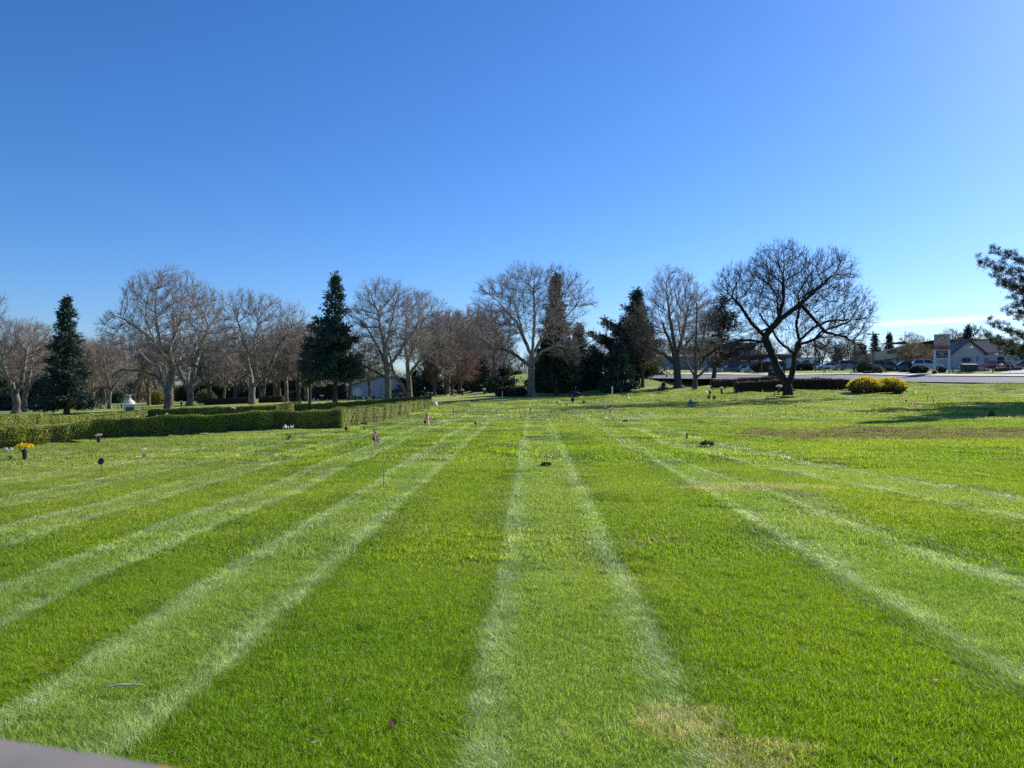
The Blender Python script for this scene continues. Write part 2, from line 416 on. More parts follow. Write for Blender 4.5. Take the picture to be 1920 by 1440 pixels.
def scatter(name, label, pts, rots, scl, idx, protos):
    me = bpy.data.meshes.new(name); me.vertices.add(len(pts)); me.vertices.foreach_set('co', np.asarray(pts, np.float32).ravel())
    a = me.attributes.new('rot', 'FLOAT_VECTOR', 'POINT'); a.data.foreach_set('vector', np.asarray(rots, np.float32).ravel())
    a = me.attributes.new('scl', 'FLOAT_VECTOR', 'POINT'); a.data.foreach_set('vector', np.asarray(scl, np.float32).ravel())
    a = me.attributes.new('idx', 'INT', 'POINT'); a.data.foreach_set('value', np.asarray(idx, np.int32))
    o = link(bpy.data.objects.new(name, me))
    c = bpy.data.collections.new(name+'_tufts')
    for q in protos: c.objects.link(q)
    t = bpy.data.node_groups.new(name, 'GeometryNodeTree')
    t.interface.new_socket('Geometry', in_out='INPUT', socket_type='NodeSocketGeometry'); t.interface.new_socket('Geometry', in_out='OUTPUT', socket_type='NodeSocketGeometry')
    gi, gg = t.nodes.new('NodeGroupInput'), t.nodes.new('NodeGroupOutput')
    ci = t.nodes.new('GeometryNodeCollectionInfo'); ci.inputs['Collection'].default_value = c; ci.inputs['Separate Children'].default_value = True; ci.inputs['Reset Children'].default_value = True
    ip = t.nodes.new('GeometryNodeInstanceOnPoints'); ip.inputs['Pick Instance'].default_value = True
    def na_(n, ty):
        q = t.nodes.new('GeometryNodeInputNamedAttribute'); q.data_type = ty; q.inputs[0].default_value = n; return q.outputs[0]
    t.links.new(gi.outputs[0], ip.inputs['Points']); t.links.new(ci.outputs[0], ip.inputs['Instance'])
    t.links.new(na_('idx', 'INT'), ip.inputs['Instance Index']); t.links.new(na_('rot', 'FLOAT_VECTOR'), ip.inputs['Rotation']); t.links.new(na_('scl', 'FLOAT_VECTOR'), ip.inputs['Scale'])
    t.links.new(ip.outputs[0], gg.inputs[0])
    md = o.modifiers.new('scatter', 'NODES'); md.node_group = t
    tag(o, label, 'grass', kind='stuff')
    return o
def exclude(x, y):   # no blades on the road
    rel = np.stack([x, y], 1)-RA
    t = rel@RN
    return t > -.6
def stripe_v(x, y):
    u = x-.027*y+.29; Zc = np.minimum(y, 20)-9
    c = np.clip((u+.1*Zc-3.6)/1.4, 0, 1); c = c*c*(3-2*c)
    return u+.22*Zc*c
edges = [a for ab in ((-7.55, -6.85), (-5.85, -5.1), (-4.12, -3.38), (-2.44, -1.52), (-.02, 1.12), (2.95, 4.25), (6.35, 7.85)) for a in ab]
def lawn(name, label, r0, r1, size, overlap, n, wd, ht, azm=39):
    protos = [patch('tuft_a%s%d' % (name, k), size*1.15, n, wd, ht, .75, None, k+int(r0*10)) for k in range(3)]
    protos += [patch('tuft_b%s%d' % (name, k), size*1.15, int(n*.9), wd*1.1, ht*1.2, 1.15, math.pi/2, 50+k+int(r0*10)) for k in range(2)]
    st = size/overlap
    gx = np.arange(-r1*.85, r1*.85, st); gy = np.arange(r0*.5, r1+st, st)
    X, Y = np.meshgrid(gx, gy); X = X.ravel(); Y = Y.ravel()
    X = X+rng.uniform(-.3, .3, len(X))*st; Y = Y+rng.uniform(-.3, .3, len(Y))*st
    r = np.hypot(X, Y)
    k = (Y > r0*rng.uniform(.93, 1.07, len(r))) & (Y <= r1*rng.uniform(.93, 1.07, len(r))) & (np.abs(X) < Y*.70+size*1.5+1.8)
    k &= ~exclude(X, Y)
    X, Y = X[k], Y[k]
    v = stripe_v(X, Y)
    de = np.min(np.abs(v[:, None]-np.array(edges)[None, :]), 1)
    st_ = (de < max(.13, size*.45)) & (X < 9)
    idx = np.where(st_, rng.integers(3, 5, len(X)), rng.integers(0, 3, len(X)))
    e = .3
    zz = gzv(X, Y); zx = gzv(X+e, Y)-zz; zy = gzv(X, Y+e)-zz
    rz = np.where(st_, rng.uniform(-.9, .9, len(X))+np.where(rng.uniform(0, 1, len(X)) < .25, 3.14, 0), rng.uniform(0, 6.283, len(X)))
    rots = np.stack([np.arctan(zy/e), -np.arctan(zx/e), rz], 1)
    sv = rng.uniform(.8, 1.2, len(X)); S = np.stack([np.ones(len(X)), np.ones(len(X)), sv], 1)
    scatter(name, label, np.stack([X, Y, zz-.004], 1), rots, S, idx, protos)
lawn('lawn_grass', 'short bright green mown grass blades nearest the viewer', 2.6, 7.0, .26, 1.7, 1000, .0034, .046)
lawn('lawn_grass', 'bright green mown grass of the striped lawn further out', 7.0, 16, .5, 1.6, 1150, .0058, .045)
lawn('lawn_grass', 'yellowish green mown grass in the middle of the lawn', 16, 36, 1.1, 1.4, 1500, .012, .048)
lawn('lawn_grass', 'pale green mown grass around the far graves', 36, 95, 3.0, 1.15, 2200, .03, .06)
# ------------------------------------------------------------------ tree materials
def barkmat(name, lo, hi, pale=None, ph=(3, 9)):
    m, nt, out = mat(name)
    o = OBJ(nt); f = NOISE(nt, MAPV(nt, o, (6, 6, 1.2)), 1.5, 4, .65)
    col = MIX(nt, MR(nt, f, .35, .65), lo, hi)
    if pale is not None:
        s = N(nt, 'ShaderNodeSeparateXYZ'); nt.links.new(o, s.inputs[0])
        f2 = NOISE(nt, MAPV(nt, o, (1.6, 1.6, .8)), 1.2, 4, .65)
        k = M(nt, 'MULTIPLY', MR(nt, f2, .40, .52), MR(nt, s.outputs[2], ph[0], ph[1], .18, 1))
        col = MIX(nt, k, col, pale)
    nt.links.new(PRIN(nt, col, .9, .15, 0, f, .04), out.inputs[0]); return m
B_SYC = barkmat('sycamore_bark', (.085, .066, .05), (.15, .125, .10), (.55, .50, .42), (3.5, 13))
B_OAK = barkmat('grey_bark', (.07, .058, .045), (.15, .125, .10))
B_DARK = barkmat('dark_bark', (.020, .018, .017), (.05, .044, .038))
B_CON = barkmat('conifer_bark', (.05, .038, .03), (.10, .08, .062))
def twigmat(name, c, c2):
    return simple(name, c, c2, .35, .85, .15)
T_GREY = twigmat('twigs_grey_brown', (.30, .262, .23), (.17, .145, .125))
T_RED = twigmat('twigs_reddish_brown', (.28, .232, .20), (.16, .13, .112))
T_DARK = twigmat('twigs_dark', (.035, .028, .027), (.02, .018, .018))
T_BUD = twigmat('twigs_budding_green', (.20, .175, .095), (.12, .10, .055))
T_TAN = twigmat('twigs_tan', (.32, .22, .11), (.22, .15, .08))

# ------------------------------------------------------------------ bare trees: space colonisation inside an envelope
def colonize(att, pos, par, step, infl, kill, maxit, upb=.05, g=None):
    cap = 40000; P = np.zeros((cap, 3)); n = len(pos); P[:n] = pos; par = list(par)
    A = att; d = np.linalg.norm(A[:, None]-P[None, :n], axis=2); ni = d.argmin(1); nd = d.min(1)
    for it in range(maxit):
        m = nd < infl
        if not m.any(): break
        idx = ni[m]; v = A[m]-P[idx]; v /= np.linalg.norm(v, axis=1, keepdims=True)+1e-9
        acc = np.zeros((n, 3)); np.add.at(acc, idx, v)
        act = np.unique(idx); dirs = acc[act]; dirs /= np.linalg.norm(dirs, axis=1, keepdims=True)+1e-9
        pa = np.array(par)[act]; ok = (pa >= 0)[:, None]; mom = np.where(ok, P[act]-P[np.maximum(pa, 0)], 0); mom /= np.linalg.norm(mom, axis=1, keepdims=True)+1e-9
        dirs += mom*.75+g.normal(0, .15, dirs.shape); dirs[:, 2] += upb; dirs /= np.linalg.norm(dirs, axis=1, keepdims=True)
        new = P[act]+dirs*step
        k = len(new)
        if n+k >= cap: break
        P[n:n+k] = new; par += list(act)
        D = np.linalg.norm(A[:, None]-new[None], axis=2); a = D.argmin(1); b = D[np.arange(len(A)), a]
        up = b < nd; ni[up] = a[up]+n; nd[up] = b[up]
        n += k
        keep = nd > kill; A = A[keep]; ni = ni[keep]; nd = nd[keep]
        if len(A) == 0: break
    return P[:n].copy(), np.array(par)
def resample(pl, step):
    out = [np.array(pl[0], float)]
    for a, b in zip(pl[:-1], pl[1:]):
        a = np.array(a, float); b = np.array(b, float); k = max(1, int(round(np.linalg.norm(b-a)/step)))
        for i in range(1, k+1): out.append(a+(b-a)*i/k)
    return out
def tubes(P, par, rad, main, sel, sides):
    """prisms for the edges sel (child indices)"""
    c = sel; p = par[c]; d = P[c]-P[p]; L = np.linalg.norm(d, axis=1, keepdims=True)+1e-9; d = d/L
    pd = np.zeros_like(d); gp = par[p]; ok = gp >= 0
    q = P[p]-P[np.maximum(gp, 0)]; q = q/(np.linalg.norm(q, axis=1, keepdims=True)+1e-9)
    cont = main[c] & ok
    d0 = np.where(cont[:, None], q, d); r0 = np.where(main[c], rad[p], np.minimum(rad[p], rad[c]*1.15)); r1 = rad[c]
    # end ring uses own direction; start ring of continuing edge uses parent's direction so the rings meet
    def ring(center, dr, r):
        ref = np.where(np.abs(dr[:, 2:3]) < .9, np.array([[0, 0, 1.]]), np.array([[1., 0, 0]]))
        ref = np.array([[.31, .17, .93]])
        uu = np.cross(dr, np.broadcast_to(ref, dr.shape)); uu /= np.linalg.norm(uu, axis=1, keepdims=True)+1e-9; ww = np.cross(dr, uu)
        a = np.arange(sides)*2*np.pi/sides
        return center[:, None]+r[:, None, None]*(uu[:, None]*np.cos(a)[None, :, None]+ww[:, None]*np.sin(a)[None, :, None])
    R0 = ring(P[p], d0, r0); R1 = ring(P[c], d, r1)
    V = np.concatenate([R0, R1], 1).reshape(-1, 3)
    k = np.arange(len(c))[:, None]*2*sides; i = np.arange(sides); j = (i+1) % sides
    Q = np.stack([i, j, j+sides, i+sides], -1)[None]+k[:, :, None]
    return V, Q.reshape(-1, 4)
def spikes(base, dirv, length, r, bend, g):
    """thin 3 sided tapering twigs with one bend"""
    n = len(base)
    up = np.array([[.2, .1, .97]]); uu = np.cross(dirv, np.broadcast_to(up, dirv.shape)); uu /= np.linalg.norm(uu, axis=1, keepdims=True)+1e-9; ww = np.cross(dirv, uu)
    mid = base+dirv*length[:, None]*.5
    tip = mid+(dirv+bend)*length[:, None]*.5
    a = np.arange(3)*2*np.pi/3
    off = uu[:, None]*np.cos(a)[None, :, None]+ww[:, None]*np.sin(a)[None, :, None]
    A = base[:, None]+off*r[:, None, None]; B = mid[:, None]+off*r[:, None, None]*.7
    V = np.concatenate([A, B, tip[:, None]], 1).reshape(-1, 3)
    k = np.arange(n)[:, None, None]*7
    Q = np.array([[0, 1, 4, 3], [1, 2, 5, 4], [2, 0, 3, 5]])[None]+k; T = np.array([[3, 4, 6], [4, 5, 6], [5, 3, 6]])[None]+k
    return V, Q.reshape(-1, 4), T.reshape(-1, 3), mid, tip
def combine(parts):
    Vs = []; Fs = {}; n = 0
    for V, fs in parts:
        Vs.append(V)
        for f in fs:
            if len(f): Fs.setdefault(f.shape[1], []).append(f+n)
        n += len(V)
    return np.concatenate(Vs), [np.concatenate(v) for v in Fs.values()]
def bare_tree(name, label, cat, loc, ells, limbs, rt, bark, twig, seed=0, natt=1500, step=.45, tw=2.2, twl=1.0, group=None, depth=.9, up=.05, flare=1.5, tr=.010, r0=.013, infl=6., tilt=.35, shell=.25, dens=1.2, limbf=.8):
    """ells: (x,z,rx,rz) in metres local; limbs: list of polylines (first is trunk) of (x,y,z)"""
    g = np.random.default_rng(seed); natt = int(natt*2.6); step *= .8; tw *= dens
    vol = np.array([e[2]*e[3]*e[2] for e in ells]); cnt = (vol/vol.sum()*natt).astype(int)+20
    att = []
    for e, k in zip(ells, cnt):
        v = g.normal(size=(k, 3)); v /= np.linalg.norm(v, axis=1, keepdims=True); rr = g.uniform(0, 1, k)**(1/3*(1-shell*.5))
        v *= rr[:, None]; yc = e[4] if len(e) > 4 else 0
        att.append(np.stack([e[0]+v[:, 0]*e[2], yc+v[:, 1]*e[2]*depth, e[1]+v[:, 2]*e[3]], 1))
    att = np.concatenate(att)
    pos = []; par = []; flo = []
    for li, pl in enumerate(limbs):
        rs = resample(pl, step)
        if li == 0:
            for i, q in enumerate(rs): pos.append(q); par.append(i-1); flo.append(rt*(1-.25*i/len(rs)))
        else:
            arr = np.array(pos); s = int(np.argmin(np.linalg.norm(arr-rs[0], axis=1)))
            f0 = flo[s]*.8
            for i, q in enumerate(rs[1:]):
                flo.append(f0*(1-.5*i/len(rs)))
                pos.append(q+g.normal(0, step*.08, 3)); par.append(s if i == 0 else len(pos)-2)
    P, par = colonize(att, np.array(pos), par, step, infl, step*1.7, 120, up, g)
    n = len(P)
    kids = np.zeros(n, int); np.add.at(kids, par[1:], 1)
    tips = (kids == 0)
    acc = np.zeros(n); acc[tips] = 1
    for i in range(n-1, 0, -1):
        acc[par[i]] += acc[i]
    ex = math.log(max(acc[0], 2))/math.log(rt/r0)
    rad = r0*np.maximum(acc, 1)**(1/ex)
    rad[:len(flo)] = np.maximum(rad[:len(flo)], np.array(flo)*limbf)
    # main child
    main = np.zeros(n, bool); best = {}
    for i in range(1, n):
        b = best.get(par[i])
        if b is None or rad[i] > rad[b]: best[par[i]] = i
    main[list(best.values())] = True
    # root flare
    hgt = P[:, 2]
    fl = 1+(flare-1)*np.exp(-np.maximum(hgt, 0)/.35)
    rad = rad*np.where(rad > rt*.5, fl, 1)
    th = max(.05, rt*.17)
    idx = np.arange(1, n); big = idx[rad[idx] > th]; small = idx[rad[idx] <= th]
    root = empty(name, loc); tag(root, label, cat, group)
    par_ = par.copy()
    V, Q = tubes(P, par_, rad, main, big, 9); tk = mesh_np('trunk', V, [Q], bark, root, smooth=True)
    parts = []
    mids = small[rad[small] > r0*2.2]; fine = small[rad[small] <= r0*2.2]
    V, Q = tubes(P, par_, rad, main, mids, 5); parts.append((V, [Q]))
    V, Q = tubes(P, par_, rad, main, fine, 3); parts.append((V, [Q]))
    # twigs
    nodes = small[rad[small] < .06*1.2]
    rep = g.poisson(tw, len(nodes)); b = np.repeat(nodes, rep)
    d = P[b]-P[par[b]]; d /= np.linalg.norm(d, axis=1, keepdims=True)+1e-9
    ctr = P[rad > th].mean(0) if len(big) else P.mean(0)
    outw = P[b]-ctr; outw /= np.linalg.norm(outw, axis=1, keepdims=True)+1e-9
    rv = g.normal(size=d.shape); dv = d*.75+rv*.42+outw*.5; dv[:, 2] += tilt*.7; dv /= np.linalg.norm(dv, axis=1, keepdims=True)
    L = 1.25*twl*g.uniform(.45, 1.2, len(b)); bb = P[b]+(P[par[b]]-P[b])*g.uniform(0, 1, (len(b), 1))
    bend = g.normal(0, .16, d.shape); bend[:, 2] += .14
    V, Q, T, mid, tip = spikes(bb, dv, L, np.full(len(b), tr), bend, g); parts.append((V, [Q, T]))
    k2 = 3
    src = np.concatenate([mid]*k2); dv2 = np.concatenate([dv]*k2)+g.normal(0, .45, (len(b)*k2, 3)); dv2 /= np.linalg.norm(dv2, axis=1, keepdims=True)
    L2 = np.concatenate([L]*k2)*g.uniform(.3, .7, len(b)*k2)
    V, Q, T, m2, t2 = spikes(src, dv2, L2, np.full(len(src), tr*.7), g.normal(0, .25, dv2.shape), g); parts.append((V, [Q, T]))
    V, F_ = combine(parts)
    cr = mesh_np('crown', V, F_, twig, root)
    return root
def px_tree(name, label, cat, bpx, D, ells, limbs, rt, bark, twig, **kw):
    """ells/limbs are read off in photo pixels relative to the base and become metres at distance D"""
    loc = at(bpx, D, -.1); s = D/F; bpy_ = 720+(CAMH-loc.z)*F/D
    E = [((a-bpx)*s, (bpy_-b)*s, rx*s, rz*s) + ((e[4],) if len(e) > 4 else ()) for e in ells for a, b, rx, rz in [e[:4]]]
    Ls = [[((q[0]-bpx)*s, (q[2] if len(q) > 2 else 0), (bpy_-q[1])*s) for q in l] for l in limbs]
    Ls[0][0] = (Ls[0][0][0], 0, 0)
    return bare_tree(name, label, cat, loc, E, Ls, rt, bark, twig, **kw)

# the dark spreading tree on the right
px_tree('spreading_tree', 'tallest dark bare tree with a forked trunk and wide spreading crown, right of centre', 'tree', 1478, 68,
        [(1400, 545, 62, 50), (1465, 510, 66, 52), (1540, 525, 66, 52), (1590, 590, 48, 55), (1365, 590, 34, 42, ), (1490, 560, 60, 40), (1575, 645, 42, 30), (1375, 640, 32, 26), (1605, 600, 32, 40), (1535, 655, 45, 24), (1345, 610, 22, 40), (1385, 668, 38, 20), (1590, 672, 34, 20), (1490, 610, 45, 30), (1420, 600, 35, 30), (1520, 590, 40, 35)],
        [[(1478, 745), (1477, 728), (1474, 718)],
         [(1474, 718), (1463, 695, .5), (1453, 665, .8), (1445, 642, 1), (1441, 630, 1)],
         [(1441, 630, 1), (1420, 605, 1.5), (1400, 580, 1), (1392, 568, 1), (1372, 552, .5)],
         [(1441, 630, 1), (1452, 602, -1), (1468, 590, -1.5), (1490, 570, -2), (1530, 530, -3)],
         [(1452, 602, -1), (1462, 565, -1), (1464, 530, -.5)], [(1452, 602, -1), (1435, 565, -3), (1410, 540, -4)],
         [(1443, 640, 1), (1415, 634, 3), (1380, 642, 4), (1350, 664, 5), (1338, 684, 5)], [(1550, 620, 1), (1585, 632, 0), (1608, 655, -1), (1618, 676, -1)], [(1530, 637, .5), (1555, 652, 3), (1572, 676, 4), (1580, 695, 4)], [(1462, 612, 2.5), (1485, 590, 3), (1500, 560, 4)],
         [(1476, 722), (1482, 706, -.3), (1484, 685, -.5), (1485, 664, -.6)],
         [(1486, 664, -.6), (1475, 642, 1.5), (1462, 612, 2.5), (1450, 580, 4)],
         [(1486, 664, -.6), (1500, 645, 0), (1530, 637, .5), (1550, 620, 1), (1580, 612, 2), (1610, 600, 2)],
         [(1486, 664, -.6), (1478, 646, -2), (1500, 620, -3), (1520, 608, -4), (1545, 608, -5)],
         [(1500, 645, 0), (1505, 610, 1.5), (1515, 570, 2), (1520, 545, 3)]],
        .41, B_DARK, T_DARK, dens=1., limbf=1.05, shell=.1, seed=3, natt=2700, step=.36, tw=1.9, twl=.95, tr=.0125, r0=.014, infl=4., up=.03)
# central sycamore
px_tree('sycamore_tree', 'large bare sycamore standing alone at the head of the central mown stripe', 'tree', 998, 104,
        [(935, 570, 50, 50), (985, 540, 55, 45), (1045, 545, 52, 42), (1085, 560, 30, 40), (930, 630, 50, 40), (1000, 590, 60, 50), (1075, 640, 40, 40), (950, 670, 35, 22), (1070, 665, 25, 20)],
        [[(998, 745), (996, 720), (996, 695), (998, 670)],
         [(996, 690), (980, 675, 0), (955, 658, 1), (925, 650, 2), (895, 628, 2)], [(998, 670), (985, 640, 1), (968, 600, 2), (940, 570, 3)],
         [(998, 670), (1000, 630, -1), (1002, 590, -1), (1000, 545, -1)], [(998, 670), (1012, 640, 1), (1030, 600, 1), (1050, 565, 2)],
         [(998, 680), (1015, 660, -2), (1040, 650, -3), (1075, 655, -3)], [(1012, 640, 1), (1045, 610, -3), (1080, 575, -4)], [(985, 640, 1), (975, 610, -3), (960, 560, -5)]],
        .47, B_SYC, T_GREY, seed=11, natt=2200, step=.5, tw=2.2, twl=1.1, tr=.013, r0=.016, flare=1.7)
# left big sycamore
px_tree('sycamore_tree', 'broad bare sycamore with the flag seen through its crown, behind the left hedges', 'tree', 315, 100,
        [(290, 560, 60, 50), (330, 545, 52, 40), (240, 620, 52, 40), (370, 590, 40, 45), (300, 620, 60, 50), (395, 640, 30, 35), (215, 660, 30, 30)],
        [[(315, 768), (316, 748), (315, 733)], [(315, 733), (300, 722, 1), (280, 705, 2), (255, 695, 2), (215, 692, 2), (195, 705, 2)], [(315, 733), (320, 712, 0), (324, 690, 0)],
         [(324, 690, 0), (315, 665, 1), (297, 650, 1), (290, 625, 1), (285, 585, 1)], [(324, 690, 0), (345, 672, 1), (370, 660, 2), (410, 650, 2)], [(324, 690), (330, 655, -2), (345, 620, -2), (360, 590, -3)],
         [(297, 650, 1), (270, 620, -1), (245, 600, -2)], [(300, 722, 1), (280, 690, 3), (250, 675, 4), (225, 655, 5)], [(324, 690), (312, 650, -3), (300, 600, -4), (305, 560, -4)]],
        .52, B_SYC, T_GREY, seed=5, natt=2100, step=.5, tw=2.1, twl=1.1, tr=.013, r0=.016, flare=1.35)
px_tree('sycamore_tree', 'bare sycamore forking low into a wide V, standing behind the bend of the far hedge', 'tree', 474, 108,
        [(455, 580, 40, 35), (500, 590, 40, 35), (540, 610, 40, 40), (430, 630, 35, 40), (490, 640, 45, 45), (560, 650, 25, 30)],
        [[(474, 757), (472, 740), (473, 726)], [(473, 726), (466, 705, 1), (458, 670, 1), (452, 630, 1), (440, 600, 1)], [(473, 726), (485, 712), (500, 702), (512, 685, -1), (525, 650, -1), (545, 625, -1)],
         [(466, 705), (445, 690, 2), (425, 683, 3)], [(485, 712), (488, 680, -2), (490, 640, -3), (500, 600, -3)], [(458, 670, 1), (475, 640, 2), (470, 600, 3)]],
        .46, B_SYC, T_GREY, seed=6, natt=1700, step=.5, tw=2.2, twl=1.1, tr=.013, r0=.016)
px_tree('sycamore_tree', 'tall bare sycamore with a straight trunk directly in front of the pale shed', 'tree', 728, 104,
        [(720, 570, 55, 45), (700, 600, 50, 40), (760, 580, 45, 40), (700, 650, 50, 40), (765, 640, 45, 40)],
        [[(728, 753), (727, 730), (727, 712), (726, 690), (722, 660)], [(727, 712), (708, 700, 1), (685, 688, 1), (655, 682, 1)], [(726, 690), (745, 670, -1), (765, 640, -1), (785, 610, -1)], [(722, 660), (715, 620), (708, 580)], [(722, 660), (735, 620, -2), (745, 580, -2)],
         [(726, 690), (705, 655, 3), (685, 620, 3)]],
        .44, B_SYC, T_GREY, seed=8, natt=1800, step=.5, tw=2.2, twl=1.1, tr=.013, r0=.016)
px_tree('sycamore_tree', 'bare sycamore with a leaning second stem, just right of the pale shed', 'tree', 768, 110,
        [(790, 590, 45, 42), (820, 620, 38, 42), (770, 640, 50, 45), (730, 640, 40, 35), (830, 670, 30, 30)],
        [[(768, 748), (768, 730), (766, 705), (764, 680)], [(768, 742), (750, 715, -.5), (738, 695, -1), (735, 675, -1), (728, 650, -1)], [(764, 680), (775, 650), (790, 610)], [(766, 705), (785, 680, -1), (815, 655, -1), (840, 648, -1)], [(764, 680), (755, 640, 2), (760, 600, 2)]],
        .42, B_SYC, T_GREY, seed=9, natt=1600, step=.5, tw=2.2, twl=1.1, tr=.013, r0=.016, flare=1.7)
px_tree('sycamore_tree', 'bare sycamore with a shorter trunk behind the broad one with the flag', 'tree', 355, 120,
        [(385, 580, 40, 42), (400, 610, 38, 45), (350, 640, 45, 40), (350, 590, 40, 40), (410, 660, 30, 30)],
        [[(355, 765), (357, 745), (357, 733)], [(357, 733), (345, 712), (335, 690), (340, 650)], [(357, 733), (362, 700), (372, 660), (390, 620)], [(357, 733), (380, 710, 2), (405, 680, 2)]],
        .5, B_SYC, T_GREY, seed=12, natt=1400, step=.6, tw=2.3, twl=1.2, tr=.014, r0=.018)
px_tree('sycamore_tree', 'large bare tree with the thick dark trunk, right of the second mower', 'tree', 1272, 116,
        [(1265, 550, 50, 45), (1240, 590, 45, 40), (1300, 580, 45, 45), (1225, 640, 35, 35), (1280, 630, 50, 45), (1310, 650, 30, 40)],
        [[(1272, 728), (1270, 705), (1269, 685), (1268, 670)], [(1269, 685), (1250, 665, 1), (1220, 650, 1), (1190, 640, 1)], [(1268, 670), (1262, 630), (1255, 590)], [(1268, 670), (1282, 630, 1), (1290, 590, 1)], [(1269, 685), (1250, 640, -2), (1235, 610, -3)], [(1268, 670), (1290, 650, 3), (1315, 620, 3)]],
        .56, B_OAK, T_GREY, seed=14, natt=1700, step=.55, tw=2.3, twl=1.2, tr=.014, r0=.018, flare=1.9)
px_tree('multi_stem_tree', 'slender bare tree with several upright stems, between the mower and the low hedges', 'tree', 1303, 93,
        [(1295, 610, 32, 55), (1320, 620, 30, 50), (1335, 660, 22, 25), (1300, 660, 30, 25)],
        [[(1303, 733), (1303, 715), (1304, 706)], [(1304, 706), (1292, 685, 1), (1283, 650, 1), (1275, 600, 1)], [(1304, 706), (1300, 670, -1), (1302, 620, -1), (1303, 570, -1)], [(1304, 706), (1312, 680, 1), (1322, 640, 1), (1328, 600, 1)], [(1303, 712), (1322, 690, -1), (1340, 660, -1)]],
        .30, B_OAK, T_GREY, seed=15, natt=1100, step=.42, tw=2., twl=.9, tr=.011, r0=.014)
px_tree('sycamore_tree', 'bare tree with reddish twigs and two pale-barked stems near the left edge', 'tree', 30, 108,
        [(20, 640, 60, 40), (60, 650, 45, 40), (-30, 630, 50, 50), (40, 690, 45, 25), (0, 690, 40, 30)],
        [[(30, 775), (32, 755), (28, 740)], [(28, 740), (15, 720, 1), (-5, 700, 1)], [(28, 740), (40, 720), (45, 690), (50, 660)], [(28, 740), (28, 700, -2), (20, 660, -2)]],
        .5, B_SYC, T_RED, seed=16, natt=1500, step=.55, tw=2.4, twl=1.2, tr=.014, r0=.018)
px_tree('sycamore_tree', 'bare pale-barked tree with a crooked trunk just left of the spruce', 'tree', 48, 122,
        [(60, 640, 45, 35), (30, 660, 40, 35), (90, 670, 35, 35)],
        [[(48, 772), (45, 750), (49, 735)], [(49, 735), (60, 720), (80, 700)], [(49, 735), (48, 700, 1), (55, 660, 1)], [(49, 735), (30, 700, -1)]],
        .42, B_SYC, T_RED, seed=17, natt=1100, step=.6, tw=2.3, twl=1.2, tr=.014, r0=.018)
px_tree('sycamore_tree', 'bare tree whose twiggy crown reaches in at the left edge of the photo', 'tree', -95, 95,
        [(-80, 590, 60, 50), (-30, 575, 38, 32), (-110, 640, 50, 45)],
        [[(-95, 780), (-95, 740), (-92, 700)], [(-92, 700), (-70, 650), (-40, 600)], [(-92, 700), (-110, 640)]],
        .5, B_SYC, T_RED, seed=18, natt=1000, step=.6, tw=2.2, twl=1.2, tr=.014, r0=.018)
px_tree('budding_tree', 'small tree with olive budding twigs behind the mower, in front of the dark pine', 'tree', 1205, 118,
        [(1200, 620, 30, 45), (1215, 660, 30, 35), (1185, 660, 26, 35)],
        [[(1205, 729), (1205, 710), (1204, 695)], [(1204, 695), (1195, 660), (1190, 630)], [(1204, 695), (1215, 660, 1), (1210, 620, 1)]],
        .28, B_OAK, T_BUD, seed=19, natt=900, step=.5, tw=3.2, twl=1.1, tr=.014, r0=.016)
px_tree('crabapple_tree', 'low reddish twiggy tree among the dark evergreens left of the central sycamore', 'tree', 848, 128,
        [(830, 690, 35, 30), (865, 690, 32, 28), (848, 675, 35, 25)],
        [[(848, 738), (848, 728)], [(848, 728), (832, 705, 1), (820, 690)], [(848, 728), (865, 705, -1), (875, 690)], [(848, 728), (848, 690, 2)]],
        .22, B_OAK, simple('twigs_russet', (.25, .145, .115), (.15, .09, .075), .4, .85, .1), seed=20, natt=900, step=.5, tw=3.4, twl=1.1, tr=.015, r0=.016)
px_tree('ornamental_tree', 'small rounded tan tree in front of the brown commercial building', 'tree', 1713, 122,
        [(1700, 662, 22, 16), (1726, 662, 22, 16), (1713, 655, 22, 14)],
        [[(1713, 694), (1713, 684), (1713, 678)], [(1713, 678), (1700, 666, 1), (1690, 660)], [(1713, 678), (1728, 666, -1), (1738, 662)], [(1713, 678), (1713, 655, 1)]],
        .14, B_OAK, T_TAN, seed=21, natt=600, step=.3, tw=3., twl=.5, tr=.012, r0=.013)

# ------------------------------------------------------------------ conifers
def needles(pts, dirs, n, L, wd, spread, g):
    """n spiky needle tufts around each point"""
    k = len(pts); b = np.repeat(pts, n, 0)+g.normal(0, spread, (k*n, 3))
    d = np.repeat(dirs, n, 0)*.8+g.normal(0, .6, (k*n, 3)); d /= np.linalg.norm(d, axis=1, keepdims=True)+1e-9
    LL = L*g.uniform(.6, 1.3, k*n); s = np.cross(d, g.normal(size=d.shape)); s /= np.linalg.norm(s, axis=1, keepdims=True)+1e-9
    A = b-s*wd/2; B = b+s*wd/2; Cc = b+d*LL[:, None]*.55+s*wd*.45; Dd = b+d*LL[:, None]*.55-s*wd*.45; T = b+d*LL[:, None]
    V = np.stack([A, B, Cc, Dd, T], 1).reshape(-1, 3)
    i = np.arange(k*n)[:, None]*5
    cl = np.repeat(g.uniform(0, 1, k), n)*.6+g.uniform(0, .4, k*n)
    return V, i+np.array([[0, 1, 2, 3]]), i+np.array([[3, 2, 4]]), np.repeat(cl, 5)
